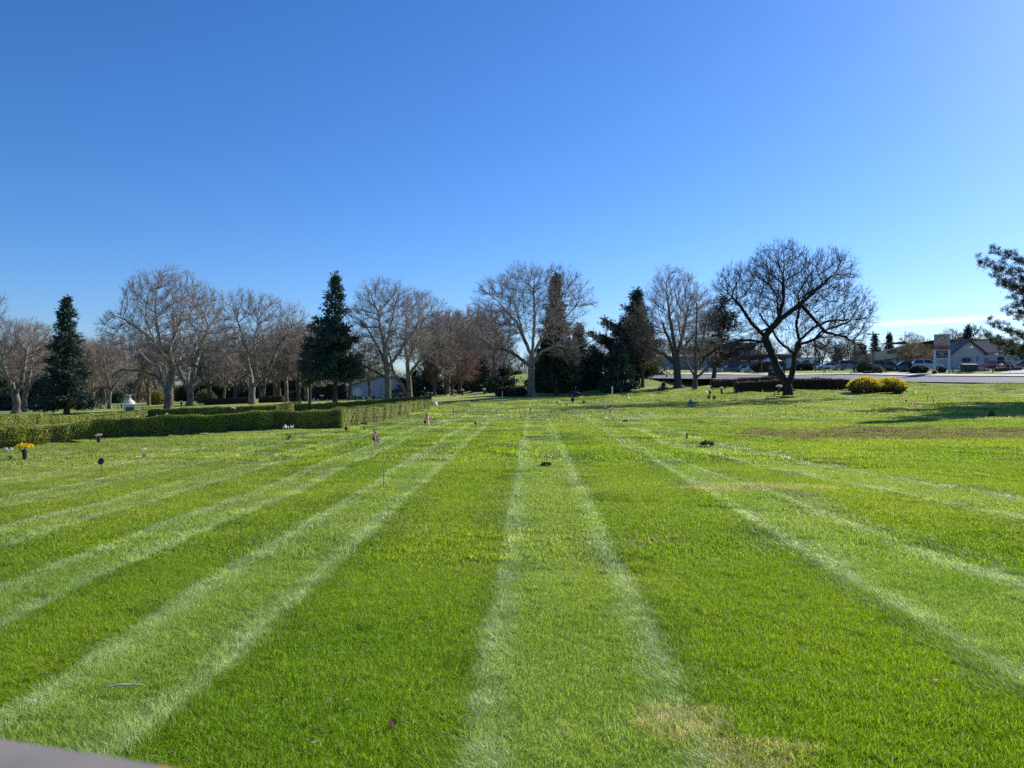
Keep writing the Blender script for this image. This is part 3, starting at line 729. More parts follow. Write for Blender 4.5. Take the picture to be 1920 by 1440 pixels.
def conifer(name, label, loc, h, prof, leaf, bark=None, rt=.25, seed=0, dz=.4, nb=6, droop=-.15, curl=.25, clump=.45, nn=7, L=.4, wd=.09, spread=.16, gap=.0, bare=.1, asym=None, group=None, tips=0., cat='tree', lean=0., tier=1.35):
    g = np.random.default_rng(seed); nn = int(nn*1.8); wd *= 1.2; nb += 1
    root = empty(name, loc); tag(root, label, cat, group)
    tk = MB(); nT = 12; tk.tube([(math.sin(i*.9)*.03*h/10+lean*i/nT, 0, h*i/nT) for i in range(nT+1)], [max(.02, rt*(1-i/nT)**.8)*(1.3 if i == 0 else 1) for i in range(nT+1)], 9)
    pts = []; dr = []
    z = h*bare
    br = MB()
    while z < h*.985:
        t = z/h; ph_ = (z/tier+.37*seed) % 1; r = 1.38*prof(t)*g.uniform(.78, 1.1)*(1.08-.42*ph_)
        if r > .05:
            a0 = g.uniform(0, 6.28); nb_ = max(nb, int(r*3.4)) if r > 2.2 else nb
            for k in range(nb_):
                if g.uniform() < gap: continue
                a = a0+k*6.283/nb_+g.normal(0, .25); rr = r*g.uniform(.62, 1.12)
                if asym: rr *= asym(a, t)
                n = max(2, int(rr/clump)); s = np.linspace(1./n, 1, n)
                dx, dy = math.cos(a), math.sin(a); zz = z+droop*rr*s*1.0+curl*rr*s*s+g.normal(0, .08)
                x = lean*t+dx*rr*s; y = dy*rr*s
                q = np.stack([x, y, zz], 1)
                lat = np.array([-dy, dx, 0]); q2 = []
                for i_, p in enumerate(q):
                    if s[i_] < .25 and n > 3: continue
                    sw = .46*rr*(1-s[i_]*.62)+clump*.2
                    m_ = 1+int(sw/clump*1.3)
                    for _ in range(m_):
                        pts.append(p+lat*g.uniform(-sw, sw)+np.array([0, 0, g.normal(0, .06)])); dr.append((dx*.6+g.normal(0, .2), dy*.6+g.normal(0, .2), tips+droop*.5+curl*s[i_]))
                br.tube([(lean*t, 0, z), tuple(q[n//2]), tuple(q[-1])], [max(.015, rt*.16*(1-t)), .02, .008], 4, cap=False)
        z += dz*g.uniform(.8, 1.2)*(1 if t < .8 else .7)
    pts.append(np.array([lean, 0, h])); dr.append((0, 0, 1))
    V, Q, T, va = needles(np.array(pts), np.array(dr), nn, L, wd, spread, g)
    tk.v += [];  tk.add(br.v, br.f); tk.build('trunk', bark or B_CON, root)
    mesh_np('crown', V, [Q, T], leaf, root, attrs={'var': va})
    return root
LF_SPR = leafmat('spruce_needles', (.048, .080, .056), (.030, .054, .042), .15, .8)
LF_DARK = leafmat('dark_evergreen_needles', (.070, .108, .070), (.044, .074, .056), .15, .8)
LF_PINE = leafmat('pine_needles', (.055, .088, .042), (.032, .056, .030), .2, .6)
LF_PINEN = leafmat('near_pine_needles', (.085, .105, .055), (.05, .07, .04), .3, 1.2)
LF_OLV = leafmat('olive_evergreen', (.060, .080, .038), (.030, .048, .026), .2, .5)
def H(px, D, ytop):  # height in metres for a top at image row ytop
    z = gz((px-960)/F*D, D); return CAMH-(ytop-720)*D/F-z
conifer('spruce_tree', 'tall narrow grey-green spruce near the left edge, taller than the reddish trees beside it', at(125, 88), H(125, 88, 558), lambda t: 2.75*(1-t)**.85+.1, LF_SPR, seed=31, dz=.42, nb=7, droop=-.3, curl=.22, clump=.42, nn=8, L=.42, wd=.075, spread=.17, bare=.10, gap=.18, rt=.3)
def firasym(a, t):
    k = 1+.35*math.cos(a-3.14)*(1 if .35 < t < .72 else .1); return k*(1.2 if .42 < t < .62 else 1.)
conifer('fir_tree', 'dark pointed fir towering over the shed side of the far hedge', at(628, 102), H(628, 102, 518), lambda t: 3.9*(1-t)**.95+.1, LF_DARK, seed=32, dz=.5, nb=6, droop=-.05, curl=.18, clump=.5, nn=10, L=.5, wd=.11, spread=.24, bare=.2, gap=.4, rt=.3, asym=firasym)
conifer('pine_tree', 'smaller dark pine with a bare lower trunk, left of the tall fir', at(581, 106), H(581, 106, 640), lambda t: 2.3*(1-t)**.45*(.7+.3*math.sin(t*14)) if t > .3 else .6, LF_DARK, seed=33, dz=.6, nb=5, droop=.0, curl=.15, clump=.55, nn=10, L=.5, wd=.11, spread=.26, bare=.28, gap=.3, rt=.2)
conifer('cypress_tree', 'dark column of evergreen rising through the right side of the central sycamore', at(1043, 110), H(1043, 110, 513), lambda t: .15+3.3*(1-t)**1.05, leafmat('brownish_evergreen', (.060, .088, .052), (.036, .058, .038), .15, .4), seed=34, dz=.42, nb=7, droop=-.1, curl=.2, clump=.5, nn=9, L=.48, wd=.10, spread=.2, bare=.12, gap=.2, rt=.3)
conifer('pine_tree', 'big dark pine with upswept boughs left of the large bare tree on the right', at(1195, 124), H(1195, 124, 543), lambda t: 5.6*(1-t)**.85*(.72+.28*math.sin(t*28)), LF_PINE, seed=35, dz=.7, nb=6, droop=.1, curl=.35, clump=.6, nn=11, L=.62, wd=.12, spread=.28, bare=.08, gap=.2, tier=2.1, rt=.4, asym=lambda a, t: 1.15+.35*math.cos(a-3.14))
conifer('pine_tree', 'loose grey-green pine on a dark leaning trunk behind the spreading dark tree', at(1336, 118), H(1336, 118, 560), lambda t: 4.6*(1-t)**.35*(.6+.4*math.sin(t*19)) if t > .22 else 0, leafmat('grey_pine', (.050, .060, .045), (.030, .038, .030), .2, .6), seed=36, dz=.8, nb=5, droop=-.05, curl=.2, clump=.6, nn=8, L=.6, wd=.09, spread=.32, bare=.25, gap=.25, rt=.38, lean=1.6)
for k, (px, D, yt, wd_, lab, lf) in enumerate([
        (1112, 120, 652, 2.6, 'dark cedar between the first mower and the big pine', LF_DARK), (1160, 112, 645, 2.6, 'dark cedar standing left of the big pine behind the white post', LF_DARK),
        (1062, 118, 650, 3.2, 'dense dark evergreen directly behind the first mower', LF_DARK), (1024, 120, 640, 3.4, 'broad dark evergreen behind the trunk of the central sycamore', LF_DARK), (1085, 126, 612, 2.2, 'tall olive evergreen right of the central sycamore', LF_OLV),
        (905, 140, 672, 2.6, 'narrow dark conifer left of the brown shrubs', LF_DARK), (946, 130, 690, 3.0, 'rounded olive juniper behind the brown shrubs', LF_OLV), (80, 150, 700, 3.8, 'wide dark evergreen mass between the left pale stems and the spruce', LF_OLV),
        (8, 150, 712, 5., 'dark evergreen at the left edge behind the pale stems', LF_DARK), (690, 150, 690, .1, None, None), (930, 128, 705, 2., 'small dark evergreen left of the central sycamore trunk', LF_DARK),
        (1180, 135, 690, 3., 'low olive evergreen under the big pine', LF_OLV), (1235, 140, 700, 2.4, 'small olive evergreen right of the second mower in the distance', LF_OLV),
        (775, 150, 700, 3.5, 'dark evergreen right of the pale shed', LF_DARK), (805, 146, 690, 3.5, 'dark evergreen left of the reddish twiggy tree', LF_DARK), (880, 150, 685, 3.5, 'dark evergreen right of the reddish twiggy tree', LF_DARK),
        (640, 165, 728, 1.2, 'small conifer left of the pale shed', LF_DARK), (646, 160, 725, .9, None, None)]):
    if lab is None: continue
    conifer('evergreen_tree', lab, at(px, D), H(px, D, yt), lambda t, w=wd_: 1.0*w*(1-t)**.8*(.85+.15*math.sin(t*21)), lf, seed=60+k, dz=.5, nb=6, droop=-.1, curl=.2, clump=.6, nn=9, L=.6, wd=.14, spread=.26, bare=.04, gap=.12, rt=.2)
# conifers on the skyline at the right
for k, (px, D, yt, w_, lab) in enumerate([(1668, 190, 628, 1.2, 'small narrow conifer on the skyline above the brown roof'), (1640, 200, 630, 2.6, 'bushy conifer beside the utility pole behind the brown roof'),
        (1815, 165, 613, 3.4, 'dark layered conifer rising behind the grey house roof'), (1608, 230, 648, 1.6, 'tiny dark conifer far behind, leftmost of three on the skyline'), (1613, 232, 646, 1.6, 'tiny dark conifer far behind, middle of three on the skyline'), (1619, 234, 647, 1.6, 'tiny dark conifer far behind, rightmost of three on the skyline'),
        (1570, 200, 655, 2.5, 'dark conifer far behind the white cars')]):
    conifer('conifer_tree', lab, at(px, D), H(px, D, yt), lambda t, w=w_: w*(1-t)**.8*(.8+.2*math.sin(t*30)), LF_SPR, seed=90+k, dz=.7, nb=6, droop=-.05, curl=.15, clump=.6, nn=7, L=.6, wd=.15, spread=.25, bare=.1, gap=.15, rt=.2)
# the near pine at the right edge
def nearpine():
    g = np.random.default_rng(4); loc = at(2088, 57); h = 21.5
    root = empty('white_pine', loc); tag(root, 'large pine whose layered boughs reach in from the right edge of the photo', 'tree')
    tk = MB(); tk.tube([(0, 0, -.2), (.05, 0, 5), (0, .1, 12), (.05, 0, h)], [.5, .42, .26, .04], 10)
    pts = []; dr = []
    z = 2.6
    while z < h:
        t = z/h; r = 8.4 if z < 9.9 else 4.3*max(.12, 1-(z-9.9)/12)
        nb = 7
        a0 = g.uniform(0, 6.28)
        for k in range(nb):
            a = a0+k*6.283/nb+g.normal(0, .2); rr = r*g.uniform(.6, 1.1)
            n = max(4, int(rr/.35)); path = []
            for i in range(n+1):
                s = i/n; path.append((math.cos(a+.25*s*math.sin(k))*rr*s, math.sin(a+.25*s*math.sin(k))*rr*s, z-.05*rr*s+.30*rr*s**2.4+g.normal(0, .05)))
            tk.tube(path, [max(.02, .10*(1-t))*(1-i/n)+.012 for i in range(n+1)], 5, cap=False)
            for i in range(2, n+1):
                s = i/n; sw = .34*rr*(1-s)+.25
                for _ in range(int(4+sw*5.5)):
                    o = g.uniform(-sw, sw); up = g.normal(.08, .2)+abs(o)*.1
                    q = np.array(path[i])+np.array([-math.sin(a)*o+g.normal(0, .12), math.cos(a)*o+g.normal(0, .12), up]); pts.append(q)
                    dr.append((math.cos(a)*.3-math.sin(a)*o*.3, math.sin(a)*.3+math.cos(a)*o*.3, .75))
        z += .95*g.uniform(.45, 1.6)
    V, Q, T, va = needles(np.array(pts), np.array(dr), 34, .27, .026, .08, g)
    tk.build('trunk', B_CON, root, smooth=True); mesh_np('crown', V, [Q, T], LF_PINEN, root, attrs={'var': va})
nearpine()

# ------------------------------------------------------------------ background rows of bare trees (three prototypes, copied)
protos = []
for k in range(4):
    g = np.random.default_rng(200+k); hh = 15
    E = [(0, 9.5, 4.6, 4.2), (g.uniform(-2, 2), 11.5, 3.6, 3.2), (g.uniform(-3, 3), 7.5, 4.2, 3)]
    Lm = [[(0, 0, 0), (0, 0, 2), (.2, 0, 3.6)], [(.2, 0, 3.6), (-2, 1, 6), (-3, 1.5, 9)], [(.2, 0, 3.6), (1.8, -1, 6.2), (3, -1.5, 9)], [(.2, 0, 3.6), (.4, 1, 7), (0, 1.5, 11)]]
    protos.append(bare_tree('bare_tree', 'x', 'tree', (0, 0, -50), E, Lm, .36, B_OAK if k % 2 else B_SYC, (T_GREY, T_RED, T_GREY, T_RED)[k], seed=210+k, natt=760, step=.7, tw=2.6, twl=1.4, tr=.02, r0=.024, tilt=.4))
first = [True]*4
BT = []
g = np.random.default_rng(99)
def zone(px):
    for lim, s in ((75, 'behind the pale stems at the left edge'), (150, 'behind the narrow spruce'), (235, 'between the spruce and the white memorial'), (300, 'behind the white memorial'), (400, 'behind the broad sycamore with the flag'), (455, 'between the broad sycamore and the V-forked one'),
                   (545, 'behind the V-forked sycamore'), (650, 'behind the dark fir'), (770, 'around the pale shed'), (900, 'behind the reddish twiggy tree'), (1000, 'left of the central sycamore'), (1150, 'behind the dark evergreens right of centre'), (1320, 'behind the big bare tree on the right'), (1480, 'behind the spreading dark tree, beyond the road'), (1620, 'beyond the parked white cars'), (2100, 'above the roofs at the right')):
        if px < lim: return s
spots = []
for px in range(-40, 960, 40): spots.append((px+g.uniform(-9, 9), g.uniform(150, 172), g.uniform(.92, 1.12)))
for px in range(-20, 960, 52): spots.append((px+g.uniform(-12, 12), g.uniform(186, 215), g.uniform(.95, 1.2)))
for px in range(-30, 1000, 70): spots.append((px+g.uniform(-12, 12), g.uniform(218, 240), g.uniform(.95, 1.2)))
spots += [(840, 142, 1.1), (880, 150, 1.12), (905, 160, 1.1), (205, 128, .8), (175, 135, .85), (420, 140, .72), (537, 130, .93), (515, 136, .9), (575, 140, .98), (655, 132, .8), (693, 128, .66), (150, 124, .8), (862, 134, .98), (815, 140, 1.), (925, 138, .78), (560, 128, .9)]
for px in range(1130, 1480, 32): spots.append((px+g.uniform(-8, 8), g.uniform(190, 250), g.uniform(.62, .8)))
for px in range(1490, 1600, 26): spots.append((px, g.uniform(170, 210), g.uniform(.42, .55)))
spots += [(1705, 210, .66), (1730, 215, .62), (1788, 190, .66), (1798, 200, .62), (1870, 190, .55), (1900, 180, .5), (1660, 240, .6), (1590, 190, .5)]
for i, (px, D, s) in enumerate(spots):
    if 640 < px < 790 and D > 142: continue
    k = int(g.integers(0, 4)); loc = at(px, D, -.1); lab = ('bare grey-brown tree ' if k % 2 == 0 else 'bare reddish-brown tree ')+zone(px)+(', in the nearer row' if D < 150 else (', in the middle row' if D < 184 else ', in the farthest row'))
    if first[k]:
        o = protos[k]; o.location = loc; o.rotation_euler = (0, 0, g.uniform(0, 6.28)); o.scale = (s, s, s); o['label'] = lab; o['group'] = 'bare trees of the background rows'; first[k] = False
    else: dup(protos[k], loc, g.uniform(0, 6.28), lab, group='bare trees of the background rows', scale=s)

# ------------------------------------------------------------------ the far-off wood that closes the field
def far_wood():
    g = np.random.default_rng(77); n = 52000
    px = g.uniform(-600, 1500, n); D = g.uniform(235, 262, n); x = (px-960)/F*D
    z = gzv(x, D); hm = 7+3*np.sin(px*.021)*np.sin(px*.0083+1)+2*np.sin(px*.09); hm = np.where(px > 1130, hm*.7, hm)
    b = np.stack([x, D, z+g.uniform(0, 1, n)**1.3*hm], 1)
    dv = g.normal(0, .45, (n, 3)); dv[:, 2] = np.abs(dv[:, 2])+.8; dv /= np.linalg.norm(dv, axis=1, keepdims=True)
    V, Q, T, m, t = spikes(b, dv, g.uniform(1.5, 4, n), np.full(n, .05), g.normal(0, .3, dv.shape), g)
    o = mesh_np('far_wood', V, [Q, T], simple('far_twigs', (.15, .125, .105), (.07, .068, .05), .02, .9, .1, coord='world')); tag(o, 'brown leafless wood closing off the far side of the field', 'woodland', kind='stuff')
    n = 36000
    px = g.uniform(-600, 1500, n); k = (np.sin(px*.013+2)+np.sin(px*.037)) > -.1; px = px[k]; n = len(px); D = g.uniform(228, 236, n); x = (px-960)/F*D
    hm = 4+1.6*np.sin(px*.05)+1.2*np.sin(px*.17)
    b = np.stack([x, D, gzv(x, D)+g.uniform(0, 1, n)*hm], 1)
    V, Q, T, va = needles(b, np.tile([[0, 0, .8]], (n, 1)), 3, 1.2, .5, .4, g)
    o = mesh_np('far_bushes', V, [Q, T], LF_OLV, attrs={'var': va}); tag(o, 'dark low evergreen scrub at the foot of the far wood', 'bushes', kind='stuff')
far_wood()
# ------------------------------------------------------------------ hedges
HL = leafmat('hedge_leaves', (.28, .32, .030), (.17, .215, .020), .12, .9)
HB = leafmat('brown_hedge_leaves', (.10, .065, .045), (.05, .045, .028), .25, .9)
STEM = simple('hedge_stems', (.10, .085, .055), (.035, .032, .02), 4, .9, .1)
def leafcards(pts, nrm, sz, jit, g):
    n = len(pts); nn_ = nrm/(np.linalg.norm(nrm, axis=1, keepdims=True)+1e-9)+g.normal(0, jit, (n, 3)); nn_ /= np.linalg.norm(nn_, axis=1, keepdims=True)
    u_ = np.cross(nn_, g.normal(size=(n, 3))); u_ /= np.linalg.norm(u_, axis=1, keepdims=True)+1e-9; w_ = np.cross(nn_, u_); s_ = (sz*g.uniform(.6, 1.3, n))[:, None]
    V = np.stack([pts-u_*s_, pts+w_*s_*.45, pts+u_*s_, pts-w_*s_*.45], 1).reshape(-1, 3)
    return V, np.arange(n)[:, None]*4+np.array([[0, 1, 2, 3]]), np.repeat(g.uniform(0, 1, n), 4)
def hedge(name, label, path, w, h, leafm, cat='hedge', dens=420, ls=.05, seed=0, gaps=True, scallop=0., group=None, top_round=.0):
    """path: ground points (x,y); leaves cover top, both sides and ends; thin stems show low down"""
    g = np.random.default_rng(seed)
    P = np.array(path, float); loc = Vector((P[0, 0], P[0, 1], gz(*P[0])))
    root = empty(name, loc); tag(root, label, cat, group)
    pts = []; nrm = []; st = MB(); core = MB()
    for si, (a, b) in enumerate(zip(P[:-1], P[1:])):
        L = np.linalg.norm(b-a); d = (b-a)/L; nn_ = np.array([-d[1], d[0]])
        a2 = a-d*w*.5*(si == 0) ; L2 = L+w*.5*(si == 0)+w*.5
        def emit(k, lat, zz, nx):
            s = g.uniform(0, L2, k); q = a2[None]+d[None]*s[:, None]+nn_[None]*lat[:, None]
            zg = gzv(q[:, 0], q[:, 1]); hw = 1+.05*np.sin(s*1.9+si)+.03*np.sin(s*5.3)
            wv = .04*np.sin(s*3.1)+.03*np.sin(s*7.7)
            q = q+nn_[None]*(wv*np.sign(lat))[:, None]
            pts.append(np.stack([q[:, 0], q[:, 1], zg+zz*h*hw], 1)); nrm.append(np.tile(nx, (k, 1)))
        k = int(L2*w*dens); emit(k, g.uniform(-w/2, w/2, k), 1+g.normal(0, .022, k), (0, 0, 1))
        for sgn in (-1, 1):
            k = int(L2*h*dens); zz = g.uniform(0, 1, k)
            keep = g.uniform(0, 1, k) < np.clip(.42+1.4*zz, 0, 1) if gaps else zz > -1
            zz = zz[keep]; k = len(zz); emit(k, sgn*(w/2+g.normal(0, .035, k)-.05*(zz < .4)), zz, (nn_[0]*sgn, nn_[1]*sgn, .2))
            k = int(L2*h*dens*.5); zz = g.uniform(.25, 1, k); emit(k, sgn*(w/2-.13+g.normal(0, .05, k)), zz, (nn_[0]*sgn, nn_[1]*sgn, .2))
        for e, ee in ((a2, -1), (a2+d*L2, 1)):
            k = int(w*h*dens); lat = g.uniform(-w/2, w/2, k); q = e[None]+nn_[None]*lat[:, None]+d[None]*g.normal(0, .03, k)[:, None]
            pts.append(np.stack([q[:, 0], q[:, 1], gzv(q[:, 0], q[:, 1])+g.uniform(0, 1, k)*h], 1)); nrm.append(np.tile((d[0]*ee, d[1]*ee, .2), (k, 1)))
        # stems
        for _ in range(int(L2*9*(1 if dens > 200 else .4))):
            s = g.uniform(0, L2); lat = g.choice([-1, 1])*(w/2-.03-abs(g.normal(0, .1))); q = a2+d*s+nn_*lat; z = gz(q[0], q[1])
            hh_ = h*g.uniform(.55, .95)
            st.tube([(q[0]-loc.x, q[1]-loc.y, z-loc.z-.03), (q[0]-loc.x+g.normal(0, .06), q[1]-loc.y+g.normal(0, .06), z-loc.z+hh_)], [ls*.22+.004, ls*.1], 3, cap=False)
        # dark inner body following the ground, filled out so light doesn't leak through
        ns = max(2, int(L2/1.5)); vs = []
        for i in range(ns+1):
            c_ = a2+d*(.1+(L2-.2)*i/ns); z = gz(c_[0], c_[1])
            for lx, lz in ((-.40, .02), (.40, .02), (.44, .96), (-.44, .96)):
                vs.append((c_[0]+nn_[0]*lx*w-loc.x, c_[1]+nn_[1]*lx*w-loc.y, z+lz*h-loc.z))
        fs = [(0, 3, 2, 1), tuple(ns*4+i for i in range(4))]
        for i in range(ns):
            for k in range(4): fs.append((i*4+k, i*4+(k+1) % 4, (i+1)*4+(k+1) % 4, (i+1)*4+k))
        core.add(vs, fs)
    pts = np.concatenate(pts)-np.array(loc); nrm = np.concatenate(nrm)
    V, Q, va = leafcards(pts, nrm, ls*.75, .42, g)
    mesh_np('foliage', V, [Q], leafm, root, attrs={'var': va})
    st.add(core.v, core.f); st.build('stems', STEM, root)
    return root
def xy(px, py): q = hit(px, py); return (q.x, q.y)
nearH = [(at(-90, 27.2).x, 27.2), (at(0, 28.3).x, 28.3), (at(170, 30.8).x, 30.8), xy(617, 807)]
hedge('clipped_hedge', 'nearest low clipped green hedge with a long dark side and a bright end', [(x, y+.4) for x, y in nearH]+[tuple(np.array(xy(800, 772))+[-.3, 0])], .95, .80, HL, dens=1700, ls=.036, seed=1)
nfar = [at(620, 86), at(690, 92), at(800, 98)]
hedge('clipped_hedge', 'green hedge whose sunlit end runs away from the pale stone memorial towards the left edge', [(at(-50, 52).x, 52), (at(60, 58).x, 58), (at(183, 67).x, 67), (at(272, 79).x, 79)], .95, .85, HL, dens=700, ls=.055, seed=2)
hedge('clipped_hedge', 'far green hedge with a dark front between the pale stone memorial and the V-forked sycamore', [(at(278, 79).x, 79), (at(400, 80).x, 80), (at(510, 82).x, 82), (at(556, 93).x, 93)], .95, .85, HL, dens=380, ls=.07, seed=3)
hedge('clipped_hedge', 'far dark hedge in front of the fir and the pale shed', [(at(562, 86).x, 86), (at(690, 90).x, 90), (at(800, 98).x, 98)], .95, .85, HL, dens=360, ls=.07, seed=4)
hedge('clipped_hedge', 'short piece of low green hedge at the left edge, behind the nearest hedge', [(at(-90, 40).x, 40), (at(48, 46).x, 46)], .9, .6, HL, dens=380, ls=.065, seed=5)
hedge('brown_hedge', 'low brown hedge left of the V-forked sycamore, beyond the green hedges', [(at(392, 128).x, 128), (at(462, 128).x, 128)], 1.2, 1.05, HB, dens=160, ls=.11, seed=6)
hedge('brown_hedge', 'low dark hedge right of the V-forked sycamore', [(at(494, 118).x, 118), (at(524, 118).x, 118)], 1.1, 1.0, HB, dens=180, ls=.11, seed=7)
hedge('brown_hedge', 'long low dark hedge with a rounded end, right of the forked tree trunk', [(at(1484, 75).x, 75), (at(1568, 75.5).x, 75.5)], 1.9, 1.0, HB, dens=330, ls=.075, seed=8)
hedge('brown_hedge', 'low dark hedge directly left of the forked tree trunk', [(at(1395, 75).x, 75), (at(1462, 75).x, 75)], 1.6, .98, HB, dens=330, ls=.075, seed=9)
hedge('brown_hedge', 'low dark hedge farther back, left of the black sign', [(at(1350, 88).x, 88), (at(1440, 90).x, 90)], 1.6, 1.1, HB, dens=260, ls=.08, seed=10)
# a row of arborvitae behind the fir
k_ = 0
for px in range(546, 646, 7):
    D = 150
    conifer('arborvitae', 'dark arborvitae in the tight evergreen row behind the fir, '+('left end' if px < 560 else 'right end' if px > 632 else 'within the row'), at(px, D), rng.uniform(2.1, 2.9) if px > 556 else 1.7, lambda t: .48*(1-t)**.5+.08, LF_DARK, seed=300+px, dz=.3, nb=5, droop=0, curl=.3, clump=.3, nn=4, L=.3, wd=.12, spread=.1, bare=.02, rt=.06, group='arborvitae row behind the fir')
# ------------------------------------------------------------------ shrubs
def shrub(name, label, loc, rx, ry, h, leafm, n=6000, ls=.07, seed=0, cat='shrub', tipm=None, tipfrac=0, lump=.12, stemm=None, flat=.0):
    g = np.random.default_rng(seed); root = empty(name, loc); tag(root, label, cat)
    v = g.normal(size=(n, 3)); v[:, 2] = np.abs(v[:, 2]); v /= np.linalg.norm(v, axis=1, keepdims=True)
    r = g.uniform(.2, 1, n)**.22
    az = np.arctan2(v[:, 1], v[:, 0]); r *= 1+lump*np.sin(az*5+seed)*np.sin(v[:, 2]*6+seed)+lump*.6*np.sin(az*11+2)
    zz = v[:, 2]; low = .45+.55*np.clip(zz*2.2, 0, 1)**.6
    q = np.stack([v[:, 0]*rx*r*(low if not flat else 1), v[:, 1]*ry*r*(low if not flat else 1), zz*h*r], 1)+g.normal(0, .03, (n, 3))
    q[:, 2] = np.maximum(q[:, 2], .03)
    V, Q, T, va = needles(q, v*.6, 1, ls*1.5, ls*.8, .02, g)
    mesh_np('foliage', V, [Q, T], leafm, root, attrs={'var': va})
    if tipm:
        k = int(n*tipfrac); vv = g.normal(size=(k, 3)); vv[:, 2] = np.abs(vv[:, 2])+.75; vv /= np.linalg.norm(vv, axis=1, keepdims=True)
        lo = .45+.55*np.clip(vv[:, 2]*2.2, 0, 1)**.6
        q = np.stack([vv[:, 0]*rx*lo, vv[:, 1]*ry*lo, vv[:, 2]*h], 1)*g.uniform(.94, 1.12, (k, 1))
        V, Q, T, va = needles(q, vv*.8, 1, ls*1.8, ls*.9, .03, g); mesh_np('blossom', V, [Q, T], tipm, root, attrs={'var': va})
    st = MB()
    for _ in range(26):
        a = g.uniform(0, 6.28); e = g.uniform(.3, .9); st.tube([(math.cos(a)*.1*rx, math.sin(a)*.1*ry, 0), (math.cos(a)*rx*e*.4, math.sin(a)*ry*e*.4, h*.4), (math.cos(a)*rx*e*.75, math.sin(a)*ry*e*.75, h*.75)], [.03, .022, .01], 4, cap=False)
    st.build('stems', stemm or STEM, root); return root
YEL = leafmat('forsythia_blossom', (.92, .78, .08), (.80, .62, .05), .4, 2)
FOR = leafmat('forsythia_stems', (.20, .145, .07), (.12, .09, .045), .25, 2)
shrub('forsythia_bush', 'left one of the two yellow-topped forsythia bushes beside the road', at(1624, 71), 1.75, 1.5, 1.36, FOR, 15000, .06, 1, 'bush', YEL, .22)
shrub('forsythia_bush', 'right one of the two yellow-topped forsythia bushes beside the road', at(1668, 71.5), 1.65, 1.5, 1.34, FOR, 15000, .06, 2, 'bush', YEL, .28)
shrub('brown_shrub', 'rounded brown shrub mound left of the central sycamore, the left one of two', at(945, 112), 1.5, 1.4, 1.25, HB, 5000, .1, 3)
shrub('brown_shrub', 'rounded brown shrub mound touching the left side of the central sycamore trunk', at(970, 110), 1.7, 1.5, 1.3, HB, 5000, .1, 4)
shrub('round_shrub', 'large round green shrub across the road in front of the parked pickup', at(1622, 112), 1.35, 1.3, 1.75, leafmat('shrub_green', (.10, .12, .045), (.06, .08, .03), .25, .6), 7000, .09, 5)
shrub('ornamental_grass', 'tan tussock of dry ornamental grass right of the round green shrub', at(1647, 111), .6, .6, 1.0, leafmat('dry_grass', (.30, .21, .13), (.2, .14, .09), .3, 2), 2500, .1, 6)
shrub('spreading_juniper', 'dark spreading juniper mound left of the tall price sign', at(1722, 108), 1.5, 1.1, .95, LF_OLV, 6000, .09, 7)
shrub('spreading_juniper', 'small dark juniper left of the larger spreading mound', at(1698, 112), 1.0, .9, .5, LF_OLV, 3000, .09, 8)
shrub('low_shrub', 'low dark shrub at the foot of the round green shrub', at(1632, 108), 1., .6, .45, LF_DARK, 2500, .09, 9)
shrub('low_shrub', 'dry brown shrub between the posts of the tall price sign', at(1766, 106), .6, .5, .8, HB, 2000, .08, 10)
shrub('reddish_shrub', 'reddish-brown shrub beyond the road behind the black sign', at(1435, 135), 3.0, 1.2, 2.0, simple('russet_twig', (.17, .085, .07), (.1, .06, .05), 1), 5000, .14, 11)
shrub('low_shrub', 'dark shrub in the grass left of the parked white cars', at(1508, 140), 2.2, 1.2, 1.5, LF_OLV, 4000, .12, 12)
shrub('yellow_bush', 'distant yellow-flowering bush behind the broad sycamore with the flag', at(292, 170), 2.2, 1.8, 3.2, leafmat('pale_yellow_bush', (.32, .25, .07), (.2, .16, .06), .3, .5), 4500, .16, 13)
shrub('green_shrub', 'distant pale green shrub between the V-forked sycamore and the fir', at(607, 158), 1.6, 1.4, 2.8, leafmat('pale_green', (.25, .24, .09), (.14, .14, .06), .3, .5), 3000, .15, 14)
shrub('green_shrub', 'distant olive shrub left of the low brown hedge', at(385, 165), 2.6, 1.6, 2.8, leafmat('pale_olive', (.17, .16, .08), (.10, .1, .05), .3, .5), 4000, .16, 15)

# ------------------------------------------------------------------ road, verge, drive
ASPH = simple('asphalt', (.20, .20, .205), (.14, .14, .145), 3, .9, .2, coord='world')
CONC = simple('concrete', (.52, .49, .44), (.40, .38, .35), 2, .9, .2, coord='world')
PAINT = simple('road_paint', (.75, .74, .70), (.6, .6, .57), 6, .8, .2, coord='world')
def strip(name, m, t0, t1, s0, s1, dz, kind='structure', ds=2.5, zf=None, thick=0, extra=None):
    S = np.arange(s0, s1+ds, ds); Tt = np.linspace(t0, t1, 5); V = []; fs = []
    for s in S:
        for t in Tt:
            p = RA+RU*s+RN*t; V.append((p[0], p[1], max(gz(p[0], p[1]), road_h(s, t))+dz if zf is None else zf(p[0], p[1])+dz))
    n = len(Tt)
    for i in range(len(S)-1):
        for j in range(n-1): a = i*n+j; fs.append((a, a+n, a+n+1, a+1))
    o = MB().add(V, fs).build(name, m); tag(o, kind=kind)
    if o.data.polygons[0].normal.z < 0: o.data.flip_normals()
    return o
strip('road', ASPH, 0, 11, -70, 90, .06)
strip('road_shoulder', simple('pale_concrete', (.72, .68, .58), (.6, .57, .5), 2, .9, .2, coord='world'), 10.6, 14.0, -70, 90, .16)
strip('road_marking', PAINT, 5.4, 5.6, -70, 90, .07)
strip('road_marking', PAINT, .35, .5, -70, 90, .07)
